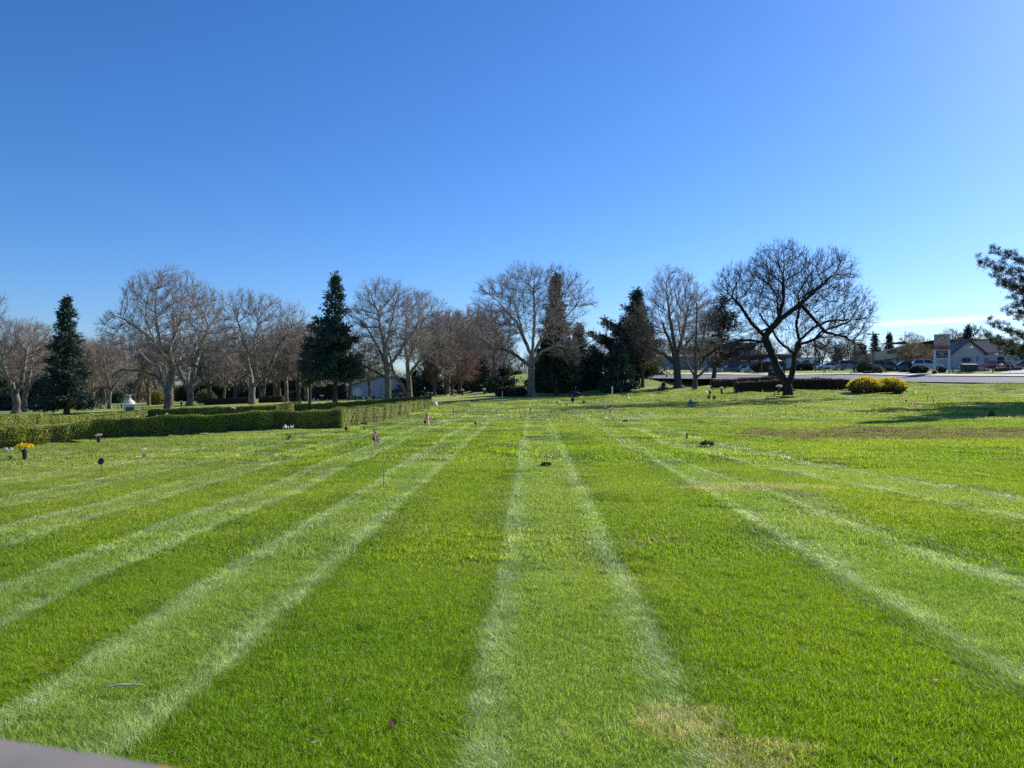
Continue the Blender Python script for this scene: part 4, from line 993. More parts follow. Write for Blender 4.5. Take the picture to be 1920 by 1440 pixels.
def sheet(name, m, pts, dz=.05, label=None):     # ground-following polygon grid from 4 corner points
    A, B, C_, D_ = [np.array(p, float) for p in pts]; n1 = max(2, int(max(np.linalg.norm(B-A), np.linalg.norm(C_-D_))/2)); n2 = max(2, int(max(np.linalg.norm(D_-A), np.linalg.norm(C_-B))/1.5))
    V = []; fs = []
    for i in range(n1+1):
        for j in range(n2+1):
            u_, v_ = i/n1, j/n2; p = (A*(1-u_)+B*u_)*(1-v_)+(D_*(1-u_)+C_*u_)*v_; V.append((p[0], p[1], gz(p[0], p[1])+dz))
    for i in range(n1):
        for j in range(n2): a = i*(n2+1)+j; fs.append((a, a+n2+1, a+n2+2, a+1))
    o = MB().add(V, fs).build(name, m); tag(o, kind='structure')
    if o.data.polygons[0].normal.z < 0: o.data.flip_normals()
    return o
def pxy(px, D): q = at(px, D); return (q.x, q.y)
sheet('driveway', CONC, [pxy(1655, 108), pxy(1712, 107), pxy(1706, 112), pxy(1668, 113)])
sheet('driveway', CONC, [pxy(1870, 96), pxy(1990, 93), pxy(2050, 108), pxy(1925, 112)], .06)
sheet('parking_lot', ASPH, [pxy(1630, 124), pxy(1960, 118), pxy(1960, 128), pxy(1600, 150)], .06)
sheet('parking_lot', ASPH, [pxy(1500, 146), pxy(1600, 140), pxy(1600, 152), pxy(1490, 160)], .06)
sheet('cemetery_drive', simple('drive_asphalt', (.26, .26, .25), (.2, .2, .2), 1, .9, .1, coord='world'), [pxy(1170, 102), pxy(1400, 80), pxy(1400, 82.6), pxy(1170, 105.5)], .05)
# ------------------------------------------------------------------ facing helper: local frame whose +Y points away from viewer
def boxat(mb, c, d, bev=0): mb.box(c, d, 0, bev); return mb
GLASS = simple('window_glass', (.04, .06, .08), (.06, .08, .11), 3, .1, .6)
WHITE = simple('white_paint', (.74, .75, .76), (.66, .67, .68), 4, .5, .3)
TRIM = simple('grey_trim', (.35, .36, .38), (.28, .29, .31), 3, .7, .2)
SHINGLE = simple('brown_shingle', (.31, .245, .21), (.24, .19, .165), 3, .9, .1, stretch=(1, 1, 6))
GSHING = simple('grey_shingle', (.26, .23, .21), (.20, .175, .16), 3, .9, .1, stretch=(1, 1, 6))
m_, nt, out = mat('brick'); bt = N(nt, 'ShaderNodeTexBrick'); tcx = MAPV(nt, OBJ(nt), (1, 1, 1)); sp_ = N(nt, 'ShaderNodeSeparateXYZ'); nt.links.new(tcx, sp_.inputs[0]); cb = N(nt, 'ShaderNodeCombineXYZ'); nt.links.new(sp_.outputs[0], cb.inputs[0]); nt.links.new(sp_.outputs[2], cb.inputs[1]); nt.links.new(cb.outputs[0], bt.inputs['Vector'])
bt.inputs['Color1'].default_value = (.38, .18, .14, 1); bt.inputs['Color2'].default_value = (.30, .13, .10, 1); bt.inputs['Mortar'].default_value = (.25, .22, .2, 1); bt.inputs['Scale'].default_value = 2.2
nt.links.new(PRIN(nt, bt.outputs[0], .9, .1), out.inputs[0]); BRICK = m_
def ribmat(name, c, c2, sc_=3.):
    m, nt, out = mat(name); wv = N(nt, 'ShaderNodeTexWave', bands_direction='X'); nt.links.new(OBJ(nt), wv.inputs[0]); wv.inputs['Scale'].default_value = sc_
    nt.links.new(PRIN(nt, MIX(nt, MR(nt, wv.outputs[0], .3, .6), c, c2), .5, .3, 0, wv.outputs[0], .03), out.inputs[0]); return m
def build_building(name, label, loc, rz): r = empty(name, loc, rz); tag(r, label, 'building'); return r
def window(root, x, y, z, w_, h_, frame=WHITE, glass=GLASS, name='window'):
    f = MB(); t = .07
    for dx, dz, ww, hh_ in ((0, h_/2, w_+t, t), (0, -h_/2, w_+t, t), (-w_/2, 0, t, h_-t), (w_/2, 0, t, h_-t), (0, 0, t*.6, h_-t)): f.box((x+dx, y-.05, z+dz), (ww, .12, hh_))
    o = f.build(name, frame, root); g_ = MB().box((x, y-.02, z), (w_-t, .04, h_-t)).build('pane', glass, o); return o
# pale metal shed on the left
b = build_building('metal_shed', 'pale blue-grey metal shed with a shallow gable roof behind the sycamores', at(712, 152), R(-4))
w2 = 5.9; SHW = ribmat('shed_cladding', (.62, .68, .74), (.56, .62, .68), 2.)
MB().add([(-w2, 0, 0), (w2, 0, 0), (w2, 0, 3.0), (.9, 0, 4.3), (-w2, 0, 2.3), (-w2, 14, 0), (w2, 14, 0), (w2, 14, 3.0), (.9, 14, 4.3), (-w2, 14, 2.3)], [(0, 1, 2, 3, 4), (9, 8, 7, 6, 5), (0, 4, 9, 5), (1, 6, 7, 2)]).build('wall', SHW, b)
MB().add([(-w2-.3, -.3, 2.24), (.9, -.3, 4.36), (w2+.3, -.3, 2.97), (-w2-.3, 14.3, 2.24), (.9, 14.3, 4.36), (w2+.3, 14.3, 2.97), (-w2-.3, -.3, 2.36), (.9, -.3, 4.5), (w2+.3, -.3, 3.09), (-w2-.3, 14.3, 2.36), (.9, 14.3, 4.5), (w2+.3, 14.3, 3.09)],
         [(0, 3, 4, 1), (1, 4, 5, 2), (6, 7, 10, 9), (7, 8, 11, 10), (0, 1, 7, 6), (1, 2, 8, 7), (3, 9, 10, 4), (4, 10, 11, 5), (0, 6, 9, 3), (2, 5, 11, 8)]).build('roof', simple('shed_roof', (.20, .17, .16), (.16, .14, .13), 1), b)
for x in (-2.3, .2, 3.4): MB().box((x, -.04, 1.4), (.12, .06, 2.7)).build('trim', simple('shed_trim', (.5, .57, .64)), b)
MB().box((4.3, -.05, 1.15), (2.6, .06, 2.2)).build('door', ribmat('shed_door', (.50, .58, .64), (.45, .52, .58), 1), b)
# brown commercial building on the right: two facades meeting at a corner
bA = Vector((at(1600, 205).x, 205, 0)); bB = Vector((at(1722, 148).x, 148, 0)); bC = Vector((at(1850, 150).x, 150, 0))
gzb = gz(bB.x, bB.y)
rA = math.atan2(bB.y-bA.y, bB.x-bA.x); LA = (bB-bA).length
b = build_building('commercial_building', 'long low brown commercial building with brick walls and a slanted fascia across the road', (bA.x, bA.y, gzb-.4), rA)
rB = math.atan2(bC.y-bB.y, bC.x-bB.x)-rA; LB = (bC-bB).length
def loc2(s, off, z): # point along facade B in the local frame of A
    return (LA+math.cos(rB)*s+math.sin(rB)*off*-1*-1, math.sin(rB)*s-math.cos(rB)*off, z)
W1 = MB().box((LA/2, .15, 1.5), (LA, .3, 3.0)); W1.build('wall', BRICK, b)
cbx = LA+math.cos(rB)*LB/2; cby = math.sin(rB)*LB/2
W2_ = MB().box((cbx, cby+.2, 1.5), (LB, .3, 3.0), rB); W2_.build('wall', BRICK, b)
FAS = simple('fascia_tan', (.54, .47, .37), (.47, .41, .32), 1.5, .8, .2)
F1 = MB().add([(-.3, -.9, 2.75), (LA+.6, -.9, 2.75), (LA+.6, -.9, 5.1), (-.3, -.9, 4.4), (-.3, .2, 2.75), (LA+.6, .2, 2.75), (LA+.6, .2, 5.1), (-.3, .2, 4.4)], [(0, 1, 2, 3), (0, 4, 5, 1), (3, 2, 6, 7), (0, 3, 7, 4), (1, 5, 6, 2)]); F1.build('fascia', FAS, b)
MB().box((cbx, cby-.55, 3.35), (LB, .9, 1.2), rB).build('fascia', simple('fascia_grey', (.46, .38, .31), (.40, .33, .27), 1), b)
# roofs
ca, sa = math.cos(rB), math.sin(rB)
def PB(s, o, z): return (LA+ca*s-sa*o, sa*s+ca*o, z)
MB().add([PB(-.6, -1.2, 3.97), PB(LB, -1.2, 3.97), PB(LB, 3.2, 5.75), PB(-.6, 3.2, 5.75), PB(LB, 14, 5.75), PB(-.6, 14, 5.75)], [(0, 1, 2, 3), (3, 2, 4, 5)]).build('roof', SHINGLE, b)
MB().add([(-.3, -.95, 4.42), (LA+.6, -.95, 5.13), (LA+.6, 3, 5.85), (-.3, 3, 5.0), (LA+.6, 14, 5.85), (-.3, 14, 5.)], [(0, 1, 2, 3), (3, 2, 4, 5)]).build('roof', SHINGLE, b)
MB().box((LA*.73, -.96, 4.2), (LA*.12, .1, .75)).build('sign_panel', simple('dark_sign', (.07, .06, .065), (.05, .045, .05), 2), b)
for x in (.69, .725, .79, .83): window(b, LA*x, -.05, 1.55, LA*.025, 2.6, WHITE, simple('bright_glass', (.5, .55, .6), (.42, .48, .54), 1, .2))
for x in (.1, .22, .34, .46): window(b, LA*x, -.05, 1.6, 3.4, 1.8, TRIM)
MB().box(PB(LB*.53, -.08, 1.5), (1.0, .06, 2.1), rB).build('door', simple('brown_door', (.12, .07, .055)), b)
window(b, LA+ca*LB*.3, sa*LB*.3-.02, 1.7, .5, .7)
# grey gabled house
hl = at(1815, 126); b = build_building('gabled_house', 'grey house with a front gable and long brown roof at the right edge', hl, R(-6)); HS = simple('grey_siding', (.50, .50, .48), (.44, .44, .42), 2, .8, .2, stretch=(1, 1, 8))
gw = 2.45; gh = 2.75; ap = 4.75
MB().add([(-gw, 0, 0), (gw, 0, 0), (gw, 0, gh), (0, 0, ap), (-gw, 0, gh), (-gw, 6, 0), (gw, 6, 0), (gw, 6, gh), (0, 6, ap), (-gw, 6, gh)], [(0, 1, 2, 3, 4), (9, 8, 7, 6, 5), (0, 4, 9, 5), (1, 6, 7, 2)]).build('wall', HS, b)
MB().box((gw+4.2, 1.7, gh/2), (8.4, .3, gh)).build('wall', HS, b)
MB().box((gw+8.4, 4.2, gh/2), (.3, 5, gh)).build('wall', HS, b)
def slab(A_, B_, C__, D__, t): 
    lo = [A_, B_, C__, D__]; hi = [(x, y, z+t) for x, y, z in lo]
    return MB().add(lo+hi, [(0, 3, 2, 1), (4, 5, 6, 7), (0, 1, 5, 4), (1, 2, 6, 5), (2, 3, 7, 6), (3, 0, 4, 7)])
sl = (ap-gh)/gw
rf = slab((-gw-.5, -.5, gh-.5*sl+.02), (0, -.5, ap+.02), (0, 6, ap+.02), (-gw-.5, 6, gh-.5*sl+.02), .16)
r2 = slab((0, -.5, ap+.022), (gw+.5, -.5, gh-.5*sl+.02), (gw+.5, 6, gh-.5*sl+.02), (0, 6, ap+.022), .16); rf.add(r2.v, r2.f)
r3 = slab((.3, 4.1, ap-.03), (1.2+gw*.9, 1.05, gh-.06), (gw+8.9, 1.05, gh-.06), (gw+6.5, 4.1, ap-.03), .16); rf.add(r3.v, r3.f)
r4 = slab((.3, 4.1, ap-.03), (gw+6.5, 4.1, ap-.03), (gw+8.9, 7.4, gh), (.3, 7.4, gh), .16); rf.add(r4.v, r4.f)
rfo = rf.build('roof', GSHING, b)
MB().box((-.5, 1.8, ap+.25), (.55, .5, 1.0)).build('chimney', BRICK, rfo)
MB().add([(gw+5.1, 2.55, 4.0), (gw+6.0, 2.55, 4.0), (gw+6.0, 3.1, 4.35), (gw+5.1, 3.1, 4.35)], [(0, 1, 2, 3)]).add([(gw+5.05, 2.5, 3.9), (gw+6.05, 2.5, 3.9), (gw+6.05, 2.5, 3.99), (gw+5.05, 2.5, 3.99)], [(0, 1, 2, 3)]).build('skylight', simple('skylight', (.8, .82, .85), rough=.1, spec=.8), rfo)
# fascia trim on the gable
tr_ = MB()
for sx in (-1, 1): tr_.add([(sx*(gw+.52), -.56, gh-.52*sl-.02), (0, -.56, ap-.02), (0, -.56, ap+.24), (sx*(gw+.52), -.56, gh-.52*sl+.22)], [(0, 1, 2, 3)])
tr_.build('gable_trim', simple('dark_trim', (.06, .05, .05)), b)
DKW = simple('dark_awning', (.05, .055, .065), (.04, .045, .05), 2)
window(b, -.2, -.03, 1.55, 1.5, .75, TRIM, DKW); window(b, 1.45, -.03, 1.75, .7, 1.0, WHITE, simple('blue_glass', (.06, .14, .28), (.05, .11, .22), 2, .1, .6))
MB().box((5.9, 1.5, 1.05), (1.0, .08, 2.1)).build('door', simple('maroon_door', (.08, .04, .05)), b)
window(b, 8.9, 1.5, 1.4, 1.2, .8, WHITE, GLASS); window(b, 3.6, 1.5, 1.4, .8, 1.1, WHITE, GLASS); window(b, 7.3, 1.5, 1.3, .6, 1.2, WHITE, GLASS)
# distant buildings seen through the spreading tree
b = build_building('brick_building', 'distant low building with a red band seen behind the spreading dark tree', at(1440, 175), R(10))
MB().box((0, 3, 1.7), (16, 6, 3.4)).build('wall', simple('mauve_brick', (.16, .10, .095), (.12, .08, .08), 1), b); MB().box((0, -.1, 3.3), (16.2, .4, .5)).build('fascia', simple('red_band', (.26, .05, .05)), b)
MB().box((-4, 4.5, 5), (5, 3, 3.2)).build('upper_storey', simple('blue_grey_wall', (.17, .17, .18), (.14, .14, .15), 1), b); MB().box((0, 3, 3.7), (16.6, 6.6, .25)).build('roof', GSHING, b)
for x in (-6, -3.4, 1.5, 4.6): window(b, x, -.03, 1.5, 1.6, 1.5)
b = build_building('white_trailer', 'long white flat-roofed building behind the white cars', at(1512, 172), R(5))
MB().box((0, 1.5, 1.5), (7, 3, 2.4), 0, .12).build('wall', WHITE, b); MB().box((0, 1.5, 2.75), (7.2, 3.2, .12)).build('roof', TRIM, b)
for x in (-2.4, 0, 2.4): window(b, x, -.02, 1.7, 1.2, .8, TRIM)
b = build_building('low_building', 'grey low building left of the leaning dark trunk, beyond the lawn', at(1262, 185), R(6))
MB().box((0, 3, 1.6), (22, 6, 3.2)).build('wall', simple('greyblue_wall', (.26, .28, .32), (.2, .22, .26), .6), b); MB().box((0, 3, 3.3), (22.6, 6.6, .25)).build('roof', TRIM, b)
for x in (-9, -6.4, -3.6, -.4, 3.2, 6.4, 9): window(b, x, -.03, 1.7, 1.4, 1.2)
b = build_building('pale_house', 'distant pale house with a brown roof seen left of the brown shrub mounds', at(927, 175), R(-5))
MB().box((0, 3, 1.4), (5, 6, 2.8)).build('wall', WHITE, b); slab((-2.9, -.4, 2.7), (2.9, -.4, 2.7), (2.9, 3, 4.6), (-2.9, 3, 4.6), .12).build('roof', SHINGLE, b); window(b, 0, -.03, 1.5, 1.2, 1.1)

# ------------------------------------------------------------------ tall price sign
POST = simple('sign_post_paint', (.50, .56, .58), (.44, .5, .52), 3, .5, .3)
def text(parent, s, loc, size, m, name='lettering', ext=.008, rz=0, bold=0):
    c_ = bpy.data.curves.new(name+'_font', 'FONT'); c_.body = s; c_.size = size; c_.align_x = 'CENTER'; c_.align_y = 'CENTER'; c_.extrude = ext; c_.offset = bold
    t_ = bpy.data.objects.new(name+'_font', c_); COL.objects.link(t_); dg = bpy.context.evaluated_depsgraph_get(); dg.update(); me = bpy.data.meshes.new_from_object(t_.evaluated_get(dg)); bpy.data.objects.remove(t_)
    me.materials.clear(); me.materials.append(m); o = bpy.data.objects.new(name, me); o.location = loc; o.rotation_euler = (R(90), 0, rz); link(o, parent); return o
lp = at(1766, 104); b = empty('price_sign', lp, R(-24)); tag(b, 'tall roadside sign with a round orange logo on two pale posts', 'sign')
for x in (-.86, .86): MB().box((x, 0, 1.6), (.3, .28, 3.2), 0, .02).build('post', POST, b)
MB().box((0, 0, 4.62), (1.9, .36, 1.5), 0, .03).build('logo_panel', simple('sign_grey', (.30, .35, .34), (.26, .30, .30), 2, .5), b)
ORG = simple('sign_orange', (.70, .22, .12), (.62, .18, .10), 2, .5); NAVY = simple('sign_navy', (.035, .05, .14), (.03, .04, .11), 2, .5); AMB = simple('sign_amber', (.75, .42, .10), rough=.5); PALE = simple('sign_pale', (.7, .7, .66), rough=.5)
dk = MB(); dk.lathe((0, 0, 0), [(.60, -.02), (.60, .02)], 28); o = dk.build('logo_ring', NAVY, b); o.rotation_euler = (R(90), 0, 0); o.location = (0, -.20, 4.66)
dk = MB(); dk.lathe((0, 0, 0), [(.56, -.02), (.56, .02)], 28); o = dk.build('logo_disc', ORG, b); o.rotation_euler = (R(90), 0, 0); o.location = (0, -.215, 4.66)
MB().box((0, -.245, 4.66), (1.08, .02, .40)).build('logo_band', PALE, b); text(b, 'Gulf', (0, -.27, 4.66), .50, NAVY, bold=.012)
MB().box((0, 0, 3.54), (1.88, .34, .62), 0, .02).build('price_panel', simple('sign_red', (.50, .11, .07), (.44, .09, .06), 2, .5), b); MB().box((.08, -.19, 3.42), (1.2, .02, .34)).build('price_display', simple('dark_display', (.10, .09, .10)), b)
MB().box((0, 0, 2.62), (1.38, .26, 1.02), 0, .02).build('message_board', NAVY, b); MB().box((0, 0, 2.02), (1.42, .2, .12)).build('crossbar', POST, b); MB().box((0, 0, 3.19), (2.0, .3, .1)).build('crossbar', POST, b)
text(b, 'CONVENIENCE', (0, -.145, 2.90), .155, PALE); text(b, 'BEER', (0, -.145, 2.66), .27, AMB, bold=.01); text(b, 'AND TOBACCO', (0, -.145, 2.38), .17, AMB, bold=.006)
# black cemetery sign
b = empty('black_sign', at(1456, 92), R(-8)); tag(b, 'black sign board with two lines of white lettering, left of the forked tree', 'sign'); b.scale = (1.3,)*3
MB().box((0, 0, 1.25), (1.5, .22, 1.9), 0, .03).build('board', simple('black_paint', (.018, .022, .03), (.025, .03, .04), 2, .5), b); MB().box((0, 0, .15), (1.7, .4, .3)).build('base', TRIM, b)
text(b, 'Colonial', (-.05, -.12, 1.62), .36, WHITE); text(b, 'MEMORIAL', (-.02, -.12, 1.25), .2, WHITE)
b = empty('canopy_tent', at(1447, 128), R(20)); tag(b, 'white peaked canopy behind the black sign', 'canopy')
MB().add([(-1.2, -1.2, 2.1), (1.2, -1.2, 2.1), (1.2, 1.2, 2.1), (-1.2, 1.2, 2.1), (0, 0, 2.9)], [(0, 1, 4), (1, 2, 4), (2, 3, 4), (3, 0, 4)]).build('roof', WHITE, b)
for x in (-1.15, 1.15):
    for y in (-1.15, 1.15): MB().tube([(x, y, 0), (x, y, 2.12)], .03, 6).build('leg', TRIM, b)
# ------------------------------------------------------------------ poles
WOOD = simple('weathered_pole', (.16, .13, .11), (.11, .09, .08), 6, .9, .1, stretch=(1, 1, .2))
def pole(px, D, yt, label, arm=True, r=.14):
    h = H(px, D, yt); o = empty('utility_pole', at(px, D)); tag(o, label, 'pole', 'utility poles')
    MB().tube([(0, 0, 0), (.03, 0, h/2), (0, 0, h)], [r, r*.85, r*.65], 8).build('shaft', WOOD, o)
    if arm: MB().box((0, 0, h-.5), (2.0, .12, .12)).build('crossarm', WOOD, o); [MB().lathe((x, 0, h-.44), [(.04, 0), (.05, .06), (.03, .14)], 6).build('insulator', TRIM, o) for x in (-.85, -.4, .4, .85)]
    return o
pole(1637, 118, 621, 'tallest wooden utility pole rising beside the round green shrub', True, .15); pole(1529, 130, 640, 'thin wooden pole left of the parked white cars', False, .1)
o = pole(1602, 112, 632, 'wooden pole with a grey transformer can, left of the round green shrub', True, .12); MB().lathe((.35, 0, H(1602, 112, 640)-1.6), [(.24, 0), (.26, .05), (.26, .8), (.1, .9)], 10).build('transformer', TRIM, o)
pole(1662, 113, 668, 'short dark pole in front of the bright shop windows', False, .05); pole(1541, 132, 668, 'short dark pole right of the thin wooden pole', False, .07)
wz = CAMH+99*118/F; wv = []
A_ = at(1637, 118); A_.z += H(1637, 118, 621)-.35; B_ = Vector((78, 96, A_.z+.6))
wr = MB(); wr.tube([tuple(A_.lerp(B_, i/14)+Vector((0, 0, -1.2*4*(i/14)*(1-i/14)))) for i in range(15)], .018, 4); tag(wr.build('overhead_wire', simple('black_wire', (.03, .03, .03))), 'thin overhead wire strung from the tallest utility pole to the right', 'wire')
def lamp(px, D, yt, label):
    h = H(px, D, yt); o = empty('lamp_post', at(px, D)); tag(o, label, 'lamp post'); MB().tube([(0, 0, 0), (0, 0, h-.12)], .05, 6).build('shaft', TRIM, o); MB().lathe((0, 0, h-.14), [(.05, 0), (.24, .03), (.27, .1), (.16, .2), (.04, .25)], 10).build('lamp_shade', simple('lamp_white', (.85, .86, .88), rough=.25, spec=.7), o)
lamp(1820, 116, 651, 'lamp post with a white head against the house gable'); lamp(1868, 116, 664, 'lamp post with a white head below the long brown roof'); lamp(1802, 104, 688, 'low white-topped lamp left of the green dumpster'); lamp(1877, 108, 683, 'low white-topped lamp above the red car')
# ------------------------------------------------------------------ cars
TYRE = simple('tyre_rubber', (.02, .02, .02), rough=.9); RIM = simple('rim', (.35, .35, .37), rough=.3, metal=.8); CGL = simple('car_glass', (.02, .025, .03), rough=.05, spec=.8)
def car(label, loc, rz, paint, kind='sedan', cat='car'):
    name = {'sedan': 'parked_car', 'truck': 'pickup_truck', 'suv': 'parked_car', 'van': 'black_van'}[kind]
    o = empty(name, loc, rz); tag(o, label, cat, 'cars parked across the road' if kind != 'van' else None)
    L, Wd = (4.6, 1.8) if kind != 'truck' else (5.6, 1.95); Hb = .85 if kind == 'sedan' else 1.05; Ht = 1.43 if kind == 'sedan' else 1.75
    prof = [(-L/2, .35), (-L/2, .75), (-L/2+.15, Hb), (-L/2+.9, Hb+.05), (L/2-1.2, Hb), (L/2-.15, Hb-.15), (L/2, .6), (L/2, .35), (L/2-.3, .22), (-L/2+.3, .22)]
    vs = []; n = len(prof)
    for y, k in ((-Wd/2, 1), (-Wd/2-.03, .5), (Wd/2+.03, .5), (Wd/2, 1)): vs += [(x, y*(1 if k == 1 else 1), z) for x, z in prof]
    vs = [(x, s*Wd/2*(.97 if z > .8 else 1), z) for s in (-1, 1) for x, z in prof]
    fs = [tuple(range(n-1, -1, -1)), tuple(range(n, 2*n))]+[(i, (i+1) % n, n+(i+1) % n, n+i) for i in range(n)]
    bd = MB().add(vs, fs)
    if kind == 'sedan': cab = [(-L/2+.75, Hb), (-L/2+1.35, Ht), (L/2-2.3, Ht), (L/2-1.35, Hb)]
    elif kind == 'truck': cab = [(-.6, Hb), (-.45, Ht), (1.0, Ht), (1.7, Hb)]
    else: cab = [(-L/2+.1, Hb), (-L/2+.35, Ht), (L/2-1.9, Ht), (L/2-1.1, Hb)]
    cv = [(x, s*(Wd/2-.05 if z < Ht-.1 else Wd/2-.24), z) for s in (-1, 1) for x, z in cab]
    bd.add(cv, [(3, 2, 1, 0), (4, 5, 6, 7), (0, 1, 5, 4), (1, 2, 6, 5), (2, 3, 7, 6)])
    bd.build('body', paint, o)
    gl = MB(); c0, c1, c2, c3 = [Vector((x, 0, z)) for x, z in cab]
    def q(t, s_, sg):
        p = c0.lerp(c3, t).lerp(c1.lerp(c2, t), s_); hw = (Wd/2-.05)*(1-s_)+(Wd/2-.24)*s_+.012; return (p.x, sg*hw, p.z)
    for sg in (-1, 1):
        for t0, t1 in ((.08, .48), (.53, .92)): gl.add([q(t0, .12, sg), q(t1, .12, sg), q(t1, .85, sg), q(t0, .85, sg)], [(0, 1, 2, 3)])
    for aa, bb, dx in ((c0, c1, -.012), (c3, c2, .012)):
        gl.add([(aa.lerp(bb, .12).x+dx, -(Wd/2-.16), aa.lerp(bb, .12).z), (aa.lerp(bb, .12).x+dx, Wd/2-.16, aa.lerp(bb, .12).z), (aa.lerp(bb, .88).x+dx, Wd/2-.3, aa.lerp(bb, .88).z), (aa.lerp(bb, .88).x+dx, -(Wd/2-.3), aa.lerp(bb, .88).z)], [(0, 1, 2, 3)])
    gl.build('window', CGL, o)
    for x in (-L/2+.85, L/2-.9):
        for s in (-1, 1):
            wq = MB(); wq.tube([(x, s*(Wd/2-.16), .33), (x, s*(Wd/2+.02), .33)], .33, 14); w_ = wq.build('wheel', TYRE, o); MB().tube([(x, s*(Wd/2+.0), .33), (x, s*(Wd/2+.03), .33)], .19, 10).build('rim', RIM, w_)
    for s in (-1, 1):
        MB().box((L/2-.03, s*(Wd/2-.3), .62), (.1, .4, .14)).build('headlight', simple('lens', (.7, .7, .7), rough=.1), o); MB().box((-L/2+.02, s*(Wd/2-.25), .7), (.08, .35, .15)).build('tail_light', simple('red_lens', (.4, .02, .02), rough=.2), o)
    return o
def paint(n, c): return simple(n, c, tuple(q*.92 for q in c), 1, .25, .6)
car('white sedan parked across the road right of the spreading tree', at(1551, 138), R(172), paint('white_car', (.72, .74, .77)))
car('silver sedan parked just left of the white one', at(1528, 142), R(5), paint('silver_car', (.42, .46, .5)))
car('pale sedan partly hidden behind the right end of the white one', at(1573, 150), R(8), paint('pearl_car', (.6, .62, .66)))
car('grey pickup with a dark bed behind the round green shrub', at(1642, 126), R(-15), paint('grey_truck', (.22, .24, .27)), 'truck', 'pickup truck')
car('dark sedan in front of the bright shop windows', at(1669, 124), R(-8), paint('black_car', (.05, .055, .065)))
car('blue-black sedan left of the small tan tree', at(1691, 123), R(172), paint('navy_car', (.045, .055, .07)))
car('pale grey hatchback behind the juniper mound', at(1739, 121), R(-20), paint('light_car', (.45, .47, .52)), 'suv')
car('blue-grey car left of the round green shrub', at(1597, 132), R(-10), paint('bluegrey_car', (.2, .23, .28)), 'suv')
car('red car parked in front of the grey gabled house', at(1874, 117), R(4), paint('red_car', (.48, .05, .07)))
car('dark blue car at the right edge in front of the house', at(1916, 119), R(175), paint('blue_car', (.05, .06, .10)))
car('black van parked beside the pale shed', at(745, 142), R(175), paint('black_van_paint', (.02, .022, .026)), 'van', 'van')
for px, D, c_, lab in ((1335, 165, (.5, .52, .55), 'distant silver car behind the leaning dark trunk'), (1372, 168, (.08, .12, .13), 'distant dark green car left of the spreading tree'), (1398, 165, (.06, .07, .09), 'distant dark car just beyond the road, left of the black sign'), (1414, 150, (.5, .52, .53), 'distant white car nearest to the black sign'), (1235, 168, (.45, .47, .5), 'distant pale car left of the mower'), (1218, 172, (.5, .52, .56), 'distant white car farthest left of those beyond the lawn'), (1350, 172, (.1, .11, .14), 'distant dark car beside the distant silver one')):
    car(lab, at(px, D), R(rng.uniform(-8, 8)), paint('far_paint', c_))
# ------------------------------------------------------------------ street furniture across the road
GRN = simple('dumpster_green', (.025, .07, .065), (.03, .055, .05), 2, .6)
o = empty('dumpster', at(1817, 103), R(-6)); tag(o, 'dark green dumpster in front of the grey gabled house', 'dumpster')
MB().add([(-.85, -.5, .1), (.85, -.5, .1), (.85, .5, .1), (-.85, .5, .1), (-.95, -.6, 1.0), (.95, -.6, 1.0), (.95, .6, 1.15), (-.95, .6, 1.15)], [(0, 3, 2, 1), (4, 5, 6, 7), (0, 1, 5, 4), (1, 2, 6, 5), (2, 3, 7, 6), (3, 0, 4, 7)]).build('bin', GRN, o)
slab((-.98, -.63, 1.02), (.98, -.63, 1.02), (.98, .63, 1.18), (-.98, .63, 1.18), .05).build('lid', simple('black_plastic', (.02, .02, .022)), o)
for x in (-.6, -.2, .2, .6): MB().box((x, -.56, .55), (.06, .06, .8)).build('rib', GRN, o)
def postbox(label, loc, w_=.5, h_=.3, top=1.0, m=None):
    o = empty('mailbox', loc); tag(o, label, 'mailbox'); MB().box((0, 0, top/2), (.09, .09, top)).build('post', WOOD, o); MB().box((0, 0, top+h_/2), (w_, .5, h_), 0, .06).build('box', m or simple('black_metal', (.03, .03, .035), rough=.4), o)
postbox('dark mailbox on a post right of the dumpster', at(1861, 100), .75, .38, .55); postbox('black double mailbox at the drive entrance', at(1894, 104), 1.0, .5, .25)
postbox('dark newspaper box at the foot of the tall sign', at(1752, 101), .45, .4, .12)
def thin(name, cat, label, loc, h, r, m, top=None):
    o = empty(name, loc); tag(o, label, cat); MB().tube([(0, 0, -.05), (0, 0, h)], r, 6).build('shaft', m, o)
    if top: MB().box((0, 0, h), top[0]).build(top[2] if len(top) > 2 else 'sign_plate', top[1], o)
    return o
thin('street_sign', 'sign', 'thin signpost with a flat top plate beside the drive entrance', at(1894, 93), 1.75, .03, TRIM, ((.9, .04, .12), TRIM)); thin('marker_stake', 'post', 'pale stake in the verge in front of the dumpster', at(1815, 99.5), 1.05, .04, WOOD); thin('marker_stake', 'post', 'pale stake between the tall sign and the dumpster', at(1787, 100), 1.0, .04, WOOD); thin('marker_stake', 'post', 'thin stake in the verge under the juniper mound', at(1722, 99), .75, .03, TRIM)
o = empty('low_sign', at(1551, 120)); tag(o, 'small dark low sign on two legs on the verge below the white car', 'sign'); MB().box((0, 0, .75), (.75, .05, .4)).build('board', GRN, o); [MB().box((x, 0, .3), (.06, .05, .6)).build('leg', WOOD, o) for x in (-.3, .3)]
